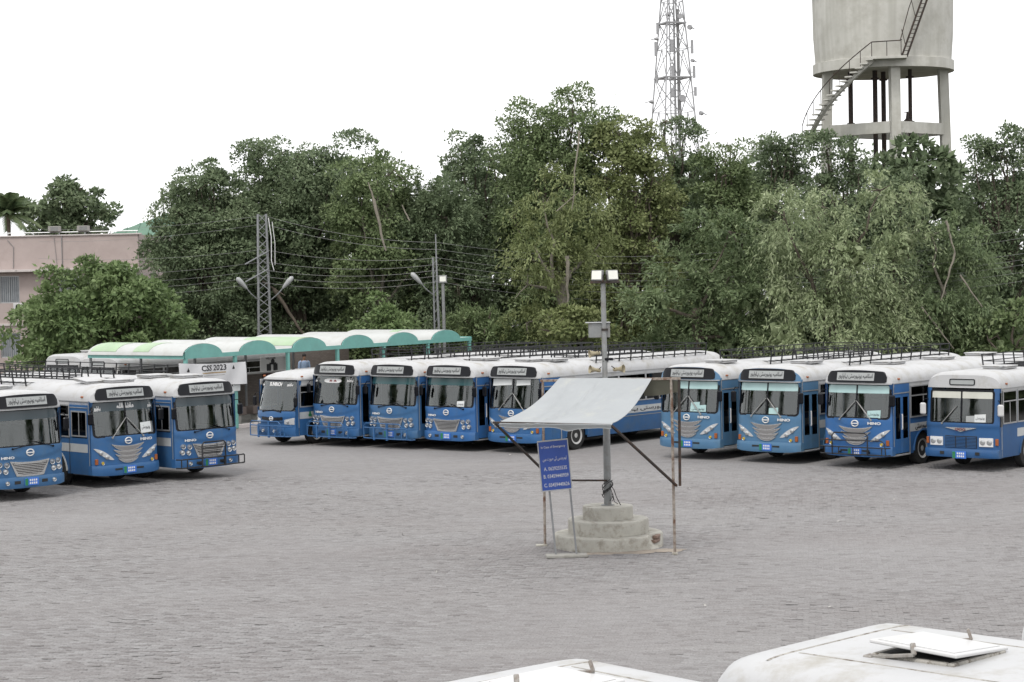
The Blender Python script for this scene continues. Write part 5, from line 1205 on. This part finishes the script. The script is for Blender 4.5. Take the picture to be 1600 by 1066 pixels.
# ------------------------------------------------------------------ communication tower
CD = 180.0; cc = at(1051, 100, CD)
MAT['mast'] = pm('galvanised_mast', (.46, .46, .47), .5, .3, .12, 3)
ct = thing('radio_tower', 'tall steel lattice radio tower with dishes and antennas behind the trees', 'tower', (cc.x, cc.y, 0), R(20))
zA, zB = at(1051, 172, CD).z, at(1051, 2, CD).z
half = lambda z: (1.78 + (.93 - 1.78) * (z - zA) / (zB - zA)) * .80
lv = [0, 6, 11.5, 16.5] + [at(1051, v, CD).z for v in (175, 122, 78, 37, 4, -35, -75)]
cs = [(1, 1), (-1, 1), (-1, -1), (1, -1)]
for sx, sy in cs: part('tower_leg', None, lambda mb: mb.tube([(sx * half(z), sy * half(z), z) for z in lv], .07, 7), MAT['mast'], ct)
for i in range(len(lv) - 1):
    z0, z1 = lv[i], lv[i + 1]; zm = (z0 + z1) / 2
    for k in range(4):
        a, b = cs[k], cs[(k + 1) % 4]; P = lambda c, z: Vector((c[0] * half(z), c[1] * half(z), z)); mid = lambda z: (P(a, z) + P(b, z)) / 2
        part('brace', None, lambda mb: (mb.bar(P(a, z0), mid(zm), .065), mb.bar(P(b, z0), mid(zm), .065), mb.bar(P(a, z1), mid(zm), .065), mb.bar(P(b, z1), mid(zm), .065)) if i % 2 == 0 else (mb.bar(P(a, z0), mid(z1), .065), mb.bar(P(b, z0), mid(z1), .065)), MAT['mast'], ct)
        part('cross_member', None, lambda mb: mb.bar(P(a, z1), P(b, z1), .05), MAT['mast'], ct)
for v in (122, 37):
    z = at(1051, v, CD).z; h = half(z) + .12
    part('tower_platform', None, lambda mb: (mb.box((0, -h * .8, z), (2 * h, h * .35, .12)), mb.box((0, h * .8, z), (2 * h, h * .35, .12)), mb.box((-h * .8, 0, z), (h * .35, h * 1.2, .12)), mb.box((h * .8, 0, z), (h * .35, h * 1.2, .12))), MAT['mast'], ct)
part('ladder', None, lambda mb: (mb.bar((-.25, 0, 0), (-.25, 0, lv[-1]), .08), mb.bar((.15, 0, 0), (.15, 0, lv[-1]), .08), [mb.box((-.05, 0, z), (.4, .04, .04)) for z in lin(1, lv[-1] - 1, 110)]), MAT['mast'], ct)
part('cable_tray', None, lambda mb: (mb.box((.62, .1, 15), (.28, .06, 30)), mb.bar((.45, .2, 0), (.3, .2, lv[-1]), .07)), MAT['grey'], ct)
cz_, sz_ = math.cos(-R(20)), math.sin(-R(20))
def mast_px(u, v, front=True):
    p = at(u, v, CD) - Vector((cc.x, cc.y, 0)); y = -(half(p.z) + .1) if front else 0
    return Vector((p.x * cz_ - y * sz_, p.x * sz_ + y * cz_, p.z))
def dish(u, v, r, rz):
    p = mast_px(u, v); o = part('dish', ('dish', r), lambda mb: mb.lathe([(r, -.10), (r * 1.02, 0), (r, .12), (r * .6, .25), (.08, .33)], 'Y', n=20), MAT['mast'], ct, p, (0, 0, rz), 40)
    part('dish_bracket', ('dishb', r), lambda mb: mb.bar((0, .3, 0), (.0, r + .5, -.1), .08), MAT['mast'], o)
for u, v, r, rz in ((1044, 25, .20, R(40)), (1061, 28, .24, R(-10)), (1076, 45, .23, R(-60)), (1064, 156, .33, R(5)), (1018, 161, .19, R(75)), (1093, 179, .2, R(-70)), (1080, 97, .16, R(-60)), (1026, 63, .16, R(60))): dish(u, v, r, rz)
for u, v0, v1 in ((1048, 64, 84), (1049, 105, 125), (1049, 140, 154), (1079, 65, 86), (1082, 105, 124), (1023, 68, 90), (1026, 38, 56), (1025, 119, 131), (1084, 138, 152)):
    p = mast_px(u, v0); q = mast_px(u + (1 if u > 1060 else 0), v1); m_ = (p + q) / 2
    o = part('panel_antenna', None, lambda mb: mb.box((0, 0, 0), (.24, .14, (p - q).length), .02), MAT['mast'], ct, m_)
    part('antenna_bracket', None, lambda mb: mb.bar((0, .05, 0), (-.4 * (1 if m_.x > 0 else -1), .5, -.1), .05), MAT['mast'], o)

# ------------------------------------------------------------------ power poles, lamps and wires
LD = 102.0; lp = at(414, 540, LD)
lat = thing('lattice_pole', 'narrow steel lattice power pole with two street lamps behind the shelter', 'power pole', (lp.x, lp.y, 0), R(12))
zl = at(413, 335, LD).z; hw_ = lambda z: .36 - (.36 - .21) * z / zl
for sx, sy in cs: part('pole_leg', None, lambda mb: mb.bar((sx * hw_(0), sy * hw_(0), 0), (sx * hw_(zl), sy * hw_(zl), zl), .058), MAT['steel'], lat)
nl = 22
for i in range(nl):
    z0, z1 = zl * i / nl, zl * (i + 1) / nl
    for k in range(4):
        a, b = cs[k], cs[(k + 1) % 4]
        if i % 2: a, b = b, a
        part('lacing', None, lambda mb: mb.bar((a[0] * hw_(z0), a[1] * hw_(z0), z0), (b[0] * hw_(z1), b[1] * hw_(z1), z1), .032), MAT['steel'], lat)
lampm = pm('street_lamp_grey', (.46, .47, .47), .45, .1, .1, 5)
def street_lamp(parent, base, s, k=1.0):
    arm = part('lamp_arm', None, lambda mb: mb.tube([base, base + Vector((s * .35, -.2, .30)), base + Vector((s * .62, -.3, .62))], .03, 6), MAT['steel'], parent)
    c = base + Vector((s * .62, -.3, .62)); dv = Vector((s * .55, -.12, .62)).normalized()
    part('lamp_head', None, lambda mb: mb.tube([c - dv * .05, c + dv * .12, c + dv * .42, c + dv * .66, c + dv * .74], [.05, .10, .14, .12, .03], 10), lampm, arm, None, None, 50)
bl = at(414, 455, LD).z
street_lamp(lat, Vector((-.30, -.2, bl - .45)), -1); street_lamp(lat, Vector((.35, -.2, bl - .45)), 1)
for k, z in enumerate((zl - 2.2, zl - 3.1)):
    part('cross_arm', None, lambda mb: (mb.bar((-.95, -.3, z - .35), (.25, -.3, z + .3), .06)), MAT['steel'], lat)
part('hanging_cable', None, lambda mb: (mb.tube([(.30, -.3, zl - .2), (.42, -.35, zl - 1.2), (.40, -.35, zl - 2.4), (.52, -.35, zl - 2.9)], .022, 6), mb.tube([(.48, -.35, zl - .4), (.60, -.35, zl - 1.5), (.58, -.35, zl - 2.6)], .018, 6)), MAT['print'], lat)
p2 = at(689, 540, LD)
sp = thing('steel_pole', 'slim steel power pole with a street lamp at the right of the shelter', 'power pole', (p2.x, p2.y, 0))
z2 = at(683, 366, LD).z
part('pole', None, lambda mb: mb.tube([(.0, 0, 0), (-.12, 0, z2 * .6), (-.16, 0, z2)], [.075, .06, .03], 8), MAT['steel'], sp)
part('pole', None, lambda mb: mb.tube([(-.30, .1, 0), (-.32, .1, at(683, 402, LD).z)], .05, 8), MAT['steel'], sp)
for k in range(14): part('lacing', ('splace'), lambda mb: mb.bar((-.29, .06, 0), (-.08, .06, .35), .03), MAT['steel'], sp, (0, 0, .3 + k * .5))
street_lamp(sp, Vector((-.33, 0, at(683, 452, LD).z - .3)), -1)
p3 = at(695, 540, 101)
fp = thing('floodlight_pole', 'grey pole with a single square floodlight right of the slim steel power pole', 'lamp post', (p3.x, p3.y, 0))
z3 = at(693, 440, 101).z
part('pole', None, lambda mb: mb.tube([(0, 0, 0), (-.03, 0, z3)], .085, 10), MAT['pole'], fp)
o = part('floodlight', None, lambda mb: mb.box((-.03, -.05, z3 + .12), (.42, .16, .40), .02), MAT['grey'], fp); part('lens', None, lambda mb: mb.box((-.03, -.135, z3 + .13), (.30, .01, .26)), bpy.data.materials['floodlight_glass'], o)
MAT['wire'] = pm('aluminium_wire', (.34, .34, .34), .5, .3, .1, 2)
names = ['topmost', 'second', 'third', 'fourth', 'fifth', 'sixth', 'lowest']
for k, (vl, v1, v2, vr, vq) in enumerate(((352, 337, 379, 388, 352), (372, 350, 390, 398, 366), (398, 376, 403, 416, 392), (424, 395, 413, 428, 401), (437, 408, 422, 436, 409), (446, 418, 431, 446, 421), (458, 428, 440, 462, 434))):
    a = at(60, vl + 6, LD + 6); b = at(412, v1 + (0 if k < 2 else 14), LD - .4); c = at(684, v2, LD - .3); e = at(1150, vr + 4, LD + 3); q = at(1700, vq - 12, LD - 8)
    def span(p, r, sag, n=14): return [p.lerp(r, i / n) - Vector((0, 0, sag * 4 * (i / n) * (1 - i / n))) for i in range(n)]
    P = span(a, b, .25) + span(b, c, .32) + span(c, e, .5) + span(e, q, .5) + [q]
    tag(part('power_line', None, lambda mb: mb.tube(P, .007, 5), MAT['wire'], None), names[k] + ' of seven power lines strung across the trees', 'wire', 'power lines across the trees')

# ------------------------------------------------------------------ trees
LEAF = {
 'dark': leaf_mat('leaves_dark', (.062, .090, .048), (.144, .190, .106), (.250, .300, .180)),
 'mid': leaf_mat('leaves_mid', (.070, .106, .044), (.158, .208, .096), (.265, .318, .168)),
 'olive': leaf_mat('leaves_olive', (.086, .112, .042), (.186, .220, .092), (.285, .312, .150)),
 'bright': leaf_mat('leaves_bright', (.064, .104, .040), (.146, .206, .084), (.255, .325, .160)),
 'feather': leaf_mat('leaves_feather', (.064, .098, .046), (.146, .194, .096), (.252, .304, .168)),
 'willow': leaf_mat('leaves_willow', (.120, .158, .080), (.262, .315, .172), (.420, .465, .300)),
 'palm': leaf_mat('leaves_palm', (.050, .078, .039), (.10, .14, .067), (.17, .20, .11)),
}
BARK = pm('bark', (.14, .115, .09), .95, 0, .3, 5, .5); BARKP = pm('pale_bark', (.30, .27, .22), .9, 0, .25, 4, .4)
def unit(v): return v / np.maximum(np.linalg.norm(v, axis=1, keepdims=True), 1e-9)
def quads_mesh(name, V, mat):
    n = len(V); me = bpy.data.meshes.new(name); me.vertices.add(n * 4); me.vertices.foreach_set('co', V.reshape(-1).astype(np.float32))
    me.loops.add(n * 4); me.loops.foreach_set('vertex_index', np.arange(n * 4, dtype=np.int32)); me.polygons.add(n); me.polygons.foreach_set('loop_start', np.arange(0, n * 4, 4, dtype=np.int32))
    me.update(calc_edges=True); me.materials.append(mat); return me
def leaves(pos, dirv, nrm, ln, wd):
    side = unit(np.cross(dirv, nrm)); ln = ln[:, None]; wd = wd[:, None]
    return np.stack([pos, pos + dirv * ln * .45 + side * wd, pos + dirv * ln, pos + dirv * ln * .45 - side * wd], axis=1)
def crown(rs, lobes, n, size, style):
    """leaves sit on the upper shells of many small boughs that are spread over the crown's lobes: lit tops, dark undersides, gaps between"""
    C = np.array([l[0] for l in lobes]); Rr = np.array([l[1] for l in lobes]); pr = (Rr[:, 0] * Rr[:, 2]); pr = pr / pr.sum()
    per = 190 if style == 'clump' else 130
    nc = max(12, int(n / per)); nb = nc * 3
    li = rs.choice(len(lobes), nb, p=pr); dv = unit(rs.normal(size=(nb, 3)) + np.array([0, -.25, .22])); rad = .72 + .34 * rs.rand(nb)
    P = C[li] + dv * Rr[li] * rad[:, None]
    ins = np.zeros(nb, bool)
    for j in range(len(lobes)):
        q = np.linalg.norm((P - C[j]) / Rr[j], axis=1); ins |= (q < .70) & (li != j)
    keep = np.where(~ins)[0][:nc]; P = P[keep]; dv = dv[keep]; nc = len(P)
    br = np.minimum(rs.uniform(.40, 1.0, nc) ** 1.3 * 1.75, .25 + .65 * Rr[li[keep], 2])
    idx = np.repeat(np.arange(nc), per); m = len(idx); O = dv[idx]
    sv = unit(rs.normal(size=(m, 3)) + O * .55 + np.array([0, 0, .55])); rr = br[idx] * (.55 + .5 * np.sqrt(rs.rand(m)))
    pos = P[idx] + sv * rr[:, None] * np.array([1, 1, .62])
    fl = rs.rand(m) < .03; pos[fl] += rs.normal(0, .22, (fl.sum(), 3))
    if style in ('hang', 'feather'):       # arching shoots with leaves along them
        ns = 9; sh_ = rs.randint(0, ns, m) + idx * ns; q = nc * ns
        sd = unit(np.repeat(dv, ns, 0) * .75 + rs.normal(0, .55, (q, 3)) + np.array([0, -.1, .55 if style == 'hang' else .18]))
        sl = np.repeat(br, ns) * rs.uniform(.9, 2.0, q) * (1.0 if style == 'hang' else .85); dr = rs.uniform(.55, 1.25, q) if style == 'hang' else rs.uniform(.15, .5, q)
        t = rs.rand(m) ** .8; L_ = sl[sh_]; k_ = dr[sh_]; down = np.array([0, 0, -1.0])
        pos = P[idx] + sd[sh_] * (L_ * t)[:, None] + down * (L_ * k_ * t * t)[:, None] + rs.normal(0, .07, (m, 3))
        tan = unit(sd[sh_] + down * (2 * k_ * t)[:, None]); d = unit(tan * .9 + rs.normal(0, .42, (m, 3))); nn = unit(O * .4 + rs.normal(0, .4, (m, 3)) + np.array([0, 0, .8]))
        ln = size * rs.uniform(.7, 1.3, m); wd = ln * (.15 if style == 'hang' else .18)
    else:
        d = unit(sv * .7 + rs.normal(0, .6, (m, 3)) + np.array([0, 0, -.3])); nn = unit(sv * .8 + rs.normal(0, .38, (m, 3)) + np.array([0, 0, .45]))
        ln = size * rs.uniform(.6, 1.25, m); wd = ln * .27
    A = leaves(pos, d, nn, ln, wd)
    k = int(n * .10); p2 = pr * (Rr[:, 2] > 1.0); p2 = p2 / p2.sum() if p2.sum() > 0 else pr; li = rs.choice(len(lobes), k, p=p2); dv = unit(rs.normal(size=(k, 3))); P = C[li] + dv * Rr[li] * rs.uniform(.15, .55, k)[:, None]
    ln = size * rs.uniform(1.5, 2.4, k); B_ = leaves(P, unit(rs.normal(size=(k, 3))), unit(rs.normal(size=(k, 3))), ln, ln * .32)
    return np.concatenate([A, B_])
def limb(mb, rs, p, q, r0, r1, wob=.06, n=6):
    L = (q - p).length; P = [p.lerp(q, i / n) + Vector((rs.normal(0, wob) * L * .3, rs.normal(0, wob) * L * .3, 0)) * (0 if i in (0, n) else 1) for i in range(n + 1)]
    mb.tube(P, [r0 + (r1 - r0) * i / n for i in range(n + 1)], 7)
def tree(name, label, u, vt, vb, hw, D, leaf, style='clump', seed=0, dens=1.0, size=.21, nl=11, group='trees behind the bus yard', bark=None, extra=(), lean=0, fr=(.36, .54), cat='tree', flat=1.0, only=False, limbs=()):
    rs = np.random.RandomState(seed + 11); c = at(u, (vt + vb) / 2, D); pxm = D / FPX
    H = (vb - vt) * pxm; W = hw * pxm * 2; zt, zb = c.z + H / 2, max(.5, c.z - H / 2); H = zt - zb
    Dp = min(W, 9.0) * .8
    lob = []
    rb = min(W, H) / 2
    dome = flat < 1; zc_ = zb if dome else zb + H * .46; Rz = H if dome else H * .54
    ga = math.pi * (3 - math.sqrt(5)); nn_ = int(nl * 1.5)
    for i in range(nn_):
        r = rb * rs.uniform(fr[0] * .72, fr[1] * 1.08) * .86
        hz_ = (1 - (i + .5) / nn_) if dome else 1 - 1.9 * (i + .5) / nn_
        q = math.sqrt(max(.05, 1 - hz_ ** 2)); th = i * ga + rs.uniform(-.4, .4)
        if not dome and hz_ < 0: q = max(q, .80)
        x = (W / 2 - r * .85) * q * math.cos(th) * rs.uniform(.86, 1.06); y = max(0, Dp / 2 - r * .6) * q * math.sin(th)
        z = max(r * .6 + .2, zc_ + (Rz - r * .9) * hz_ * rs.uniform(.92, 1.06))
        lob.append(((c.x + x + lean * (z - zb), D + y, z), (r * rs.uniform(1.0, 1.3), r, r * rs.uniform(.75, 1.0))))
    lob.append(((c.x + lean * H * .5, D + .1 * Dp, zc_ + (Rz * .35 if dome else 0)), (W * .40, Dp * .40, H * (.36 if dome else .42))))
    for i in range(int(nl * 1.2)):      # spurs that break the outline
        el = rs.uniform(-.35, 1.35) if not dome else rs.uniform(.1, 1.4); az = rs.uniform(math.pi, 2 * math.pi) if i % 2 else rs.uniform(0, 2 * math.pi); r = rb * rs.uniform(.10, .20); k = rs.uniform(.84, .98)
        lob.append(((c.x + W / 2 * k * math.cos(el) * math.cos(az) + lean * H * .5, D + Dp / 2 * k * math.cos(el) * math.sin(az), max(.5, zc_ + Rz * k * math.sin(el) - r * .5)), (r * 1.2, r, r * .9)))
    if only: lob = []
    for eu, ev, er in extra:
        dd = rs.uniform(-1.6, 1.6) if only else -.4
        e = at(eu, ev, D + dd); lob.append(((e.x, D + dd, max(.6, e.z)), (er * pxm, er * pxm, er * pxm * .85)))
    area = sum(4 * math.pi * l[1][0] * l[1][2] for l in lob) * .55
    n = int(min(105000, area * dens * 2.5 / (size * size * (.27 if style == 'clump' else .14)) ) * .55)
    t = thing(name, label, cat, (c.x, D, 0), 0, group)
    V = crown(rs, lob, n, size, style) - np.array([c.x, D, 0.0])
    me = quads_mesh('crown', V, LEAF[leaf]); link('crown', me, t)
    if zb < 9:
        mb = MB(); b0 = Vector((-lean * c.z * .3, 0, -.1)); mid = Vector((lean * H * .3, 0, zb + H * .40)); r0 = .12 + .018 * (zt)
        limb(mb, rs, b0, mid, r0, r0 * .6, .05, 8)
        for i in sorted(range(len(lob)), key=lambda i: lob[i][0][2])[1::2]:
            p = Vector(lob[i][0]) - Vector((c.x, D, 0)); s = b0.lerp(mid, rs.uniform(.55, 1.0)); limb(mb, rs, s, p, r0 * .42, .03, .07, 6)
            for _ in range(3):
                e = p + Vector(np.clip(rs.normal(0, .5, 3), -.7, .55)) * lob[i][1][0]; limb(mb, rs, p, e, .045, .012, .1, 4)
        for (u0, v0), (u1, v1), r_, dd in limbs:
            e0 = at(u0, v0, D + dd) - Vector((c.x, D, 0)); e1 = at(u1, v1, D + dd) - Vector((c.x, D, 0)); limb(mb, rs, e0, e1, r_, r_ * .5, .04, 6)
        link('trunk', mb.mesh('trunk', bark or BARK, 60), t)
    return t, len(V)
TOT = 0
for a in (
 dict(name='leafy_tree', label='low spreading bright green tree in front of the pink building', u=152, vt=408, vb=585, hw=142, D=98, leaf='bright', seed=1, size=.27, nl=16, flat=.5, dens=1.2, extra=((85, 440, 24), (60, 505, 34), (250, 500, 34), (270, 535, 30), (30, 535, 26), (200, 445, 26), (140, 432, 24))),
 dict(name='bush', label='rounded bright green bush behind the middle of the shelter', u=601, vt=463, vb=560, hw=50, D=100, leaf='bright', seed=2, size=.24, nl=7, flat=.5),
 dict(name='bush', label='soft dark green bush right of the floodlight pole', u=752, vt=468, vb=570, hw=58, D=103, leaf='mid', style='feather', seed=3, size=.24, nl=7, flat=.5),
 dict(name='hanging_tree', label='tall yellowish tree with hanging twigs left of the lamp post', limbs=(((886, 400), (887, 475), .11, -1.5), ((905, 205), (893, 330), .05, -1.0), ((870, 330), (905, 300), .03, -2.5)), only=True, u=876, vt=255, vb=560, hw=78, D=103, leaf='olive', style='hang', seed=4, size=.24, nl=13, bark=BARKP, extra=((880, 285, 30), (850, 325, 32), (908, 335, 34), (835, 385, 34), (872, 395, 36), (928, 395, 30), (825, 445, 30), (865, 450, 24), (925, 440, 28), (822, 505, 28), (850, 530, 28))),
 dict(name='bush', label='yellow-green bush behind the foot of the floodlit lamp post', u=895, vt=470, vb=570, hw=62, D=99, leaf='olive', seed=5, size=.26, nl=8, flat=.5),
 dict(name='feathery_tree', label='broad feathery mid-green tree right of the lamp post', only=True, u=1085, vt=335, vb=580, hw=112, D=99, leaf='feather', style='feather', seed=6, size=.24, nl=15, extra=((1105, 348, 24), (1138, 362, 28), (1080, 382, 32), (1150, 408, 38), (1050, 418, 34), (1100, 440, 46), (1168, 465, 38), (1022, 475, 38), (1080, 505, 48), (1150, 525, 46), (1030, 545, 40))),
 dict(name='weeping_tree', label='large pale weeping tree below the water tower', only=True, fr=(.26, .5), u=1300, vt=285, vb=585, hw=112, D=97, leaf='willow', style='hang', seed=7, size=.24, nl=15, extra=((1225, 338, 36), (1275, 322, 32), (1330, 330, 36), (1375, 298, 28), (1405, 316, 28), (1250, 400, 46), (1330, 400, 50), (1400, 385, 44), (1222, 455, 40), (1300, 480, 52), (1380, 470, 50), (1228, 525, 44), (1310, 550, 50), (1395, 545, 50))),
 dict(name='weeping_tree', label='leaning weeping tree with pale branches right of the water tower stair', limbs=(((1478, 345), (1492, 395), .07, -2.6), ((1492, 395), (1470, 470), .06, -2.6), ((1500, 430), (1535, 480), .05, -2.6), ((1440, 480), (1490, 545), .05, -2.8)), only=True, u=1475, vt=338, vb=585, hw=92, D=99, leaf='feather', style='hang', seed=8, size=.24, nl=14, bark=BARKP, lean=-.06, extra=((1455, 368, 26), (1492, 358, 24), (1528, 372, 26), (1475, 425, 40), (1530, 432, 34), (1455, 485, 42), (1520, 505, 46), (1562, 525, 36), (1470, 545, 46))),
 dict(name='bush', label='mid-green bush at the right edge behind the last buses', u=1575, vt=478, vb=590, hw=62, D=96, leaf='mid', seed=9, size=.28, nl=8, flat=.5),
 dict(name='broad_tree', label='dark broad tree at the left end of the tall tree belt', u=328, vt=252, vb=575, hw=86, D=113, leaf='dark', seed=10, nl=16, extra=((262, 400, 32), (258, 475, 34), (310, 300, 34))),
 dict(name='broad_tree', label='dark domed tree behind the lattice pole', limbs=(((428, 452), (474, 522), .13, -3.8), ((410, 440), (445, 462), .07, -3.8)), u=468, vt=214, vb=575, hw=105, D=116, leaf='dark', seed=11, nl=17, extra=((440, 240, 30), (540, 235, 30), (400, 260, 34))),
 dict(name='broad_tree', label='green tree with a pale bare trunk between lattice pole and slim pole', limbs=(((584, 312), (603, 392), .10, -3.6), ((584, 312), (575, 285), .06, -3.6), ((640, 345), (628, 320), .05, -3.6)), u=592, vt=240, vb=560, hw=72, D=112, leaf='mid', seed=12, nl=14, bark=BARKP, extra=((615, 266, 30), (560, 290, 36))),
 dict(name='broad_tree', label='grey-green tree above the slim steel power pole', u=690, vt=278, vb=575, hw=66, D=112, leaf='dark', style='feather', seed=13, nl=13),
 dict(name='broad_tree', label='dark rounded tree left of the tallest tree', u=742, vt=206, vb=560, hw=54, D=116, leaf='dark', seed=14, nl=12, extra=((720, 235, 26),)),
 dict(name='broad_tree', label='tallest tree of the belt, left of the lamp post', u=868, vt=148, vb=560, hw=84, D=114, leaf='mid', seed=15, nl=17, extra=((815, 185, 30), (895, 160, 26), (935, 215, 36), (840, 215, 34))),
 dict(name='broad_tree', label='olive tree between the tallest tree and the radio tower', u=985, vt=188, vb=570, hw=72, D=112, leaf='olive', seed=16, nl=15, extra=((1010, 260, 36), (960, 210, 24))),
 dict(name='broad_tree', label='small dark treetop in front of the radio tower', u=1056, vt=178, vb=400, hw=38, D=116, leaf='dark', seed=17, nl=9, extra=((1075, 215, 18), (1040, 190, 16))),
 dict(name='broad_tree', label='round green tree right of the radio tower', u=1142, vt=216, vb=560, hw=62, D=115, leaf='mid', seed=18, nl=13, extra=((1140, 235, 28),)),
 dict(name='broad_tree', label='green tree left of the water tower stair', u=1225, vt=197, vb=560, hw=54, D=117, leaf='dark', seed=19, nl=13, extra=((1210, 215, 22), (1245, 225, 22))),
 dict(name='broad_tree', label='dark tree in front of the left water tower legs', u=1310, vt=218, vb=540, hw=62, D=111, leaf='dark', seed=20, nl=13, extra=((1290, 235, 26), (1345, 235, 26))),
 dict(name='broad_tree', label='dark open tree in front of the right water tower leg', u=1398, vt=252, vb=540, hw=44, D=112, leaf='dark', seed=21, nl=13, extra=((1425, 272, 20), (1440, 345, 18))),
 dict(name='broad_tree', label='dark airy tree at the right edge of the tree belt', u=1568, vt=203, vb=575, hw=64, D=113, leaf='dark', seed=22, nl=15, dens=.9, extra=((1520, 240, 24), (1570, 220, 22), (1590, 300, 40))),
 dict(name='far_tree', label='dark tree rising behind the pink building', u=112, vt=283, vb=400, hw=58, D=150, leaf='dark', seed=23, nl=11, size=.36, group='trees behind the pink building', extra=((90, 300, 24), (125, 295, 24), (172, 322, 24), (60, 335, 22))),
): 
    t, n = tree(**a); TOT += n
# the wood closing the gaps behind the belt, too far back and too dark to tell its trees apart
rs = np.random.RandomState(99); lob = []
for u in range(300, 1720, 34):
    v = 292 + 40 * math.sin(u * .021) + rs.uniform(-25, 25); p = at(u, v, 124); lob.append(((p.x, 123 + rs.uniform(-2, 3), p.z - 2.2), (2.2, 2.0, 2.4))); lob.append(((p.x, 123, p.z - 6.0), (2.3, 2.0, 3.0))); lob.append(((p.x + 1, 122, 1.8), (2.3, 1.8, 2.6)))
V = crown(rs, lob, 72000, .60, 'clump'); wood = link('woodland', quads_mesh('woodland', V, LEAF['dark'])); tag(wood, 'dark wood closing the gaps behind the tree belt', kind='stuff'); TOT += len(V)
# palm
pc = at(14, 334, 138)
palm = thing('palm_tree', 'small palm rising behind the left end of the pink building', 'palm tree', (pc.x, 138, 0))
part('trunk', None, lambda mb: mb.tube([(0, 0, 0), (.1, 0, pc.z * .5), (0, 0, pc.z)], [.2, .16, .13], 9), BARK, palm)
rs = np.random.RandomState(4)
for k in range(26):
    az = 2 * math.pi * k / 26 + rs.uniform(-.1, .1); el = rs.uniform(-.1, 1.3); L = rs.uniform(2.1, 2.9); P = []
    for i in range(9):
        t = i / 8; P.append(Vector((math.cos(az) * math.cos(el) * L * t, math.sin(az) * math.cos(el) * L * t, pc.z + math.sin(el) * L * t - .62 * t * t * L * (.45 + .3 * math.cos(el)))))
    VV = []
    for i in range(1, 40):
        t = i / 40; j = min(7, int(t * 8)); q = P[j].lerp(P[j + 1], t * 8 - j); tg = (P[j + 1] - P[j]).normalized(); sd = tg.cross(Vector((0, 0, 1))).normalized()
        for s in (-1, 1):
            d = (sd * s * .8 + tg * .6 + Vector((0, 0, -.45))).normalized(); w = tg * .05; ln = .62 * (1 - .6 * abs(t - .35))
            VV.append([q - w, q + w, q + d * ln + w * .3, q + d * ln - w * .3])
    fo = link('frond', quads_mesh('frond', np.array([[tuple(v) for v in f] for f in VV]), LEAF['palm']), palm)


# tall conical trees beyond both sides of the yard, out of the picture but mirrored in the windscreens
rs = np.random.RandomState(12); lob = [((0, 0, 1.2 + 11.5 * k / 9), (1.9 * (1 - k / 10.5), 1.9 * (1 - k / 10.5), 1.3)) for k in range(10)]
cone = quads_mesh('crown', crown(rs, lob, 9000, .42, 'clump'), LEAF['dark'])
ctr = MB().tube([(0, 0, 0), (0, 0, 11)], [.2, .04], 8).mesh('trunk', BARK)
for k, (x, y, s) in enumerate(((-44, 40, .8), (-50, 45, 1.15), (-43, 49, .7), (-52, 54, 1.2), (-45, 58.5, .85), (-55, 36, 1.2), (-48, 31, .9), (-46, 66, 1.0), (34, 50, .8), (40, 56, 1.1), (33, 62, .75), (39, 70, 1.0), (42, 44, 1.0), (36, 38, .8))):
    t = thing('conical_tree', 'dark conical tree standing beyond the %s side of the yard, mirrored in the windscreens' % ('left' if x < 0 else 'right'), 'tree', (x, y, 0), k * 1.3, 'conical trees beyond the yard'); t.scale = (s * 1.15, s * 1.15, s)
    link('crown', cone, t); link('trunk', ctr, t)
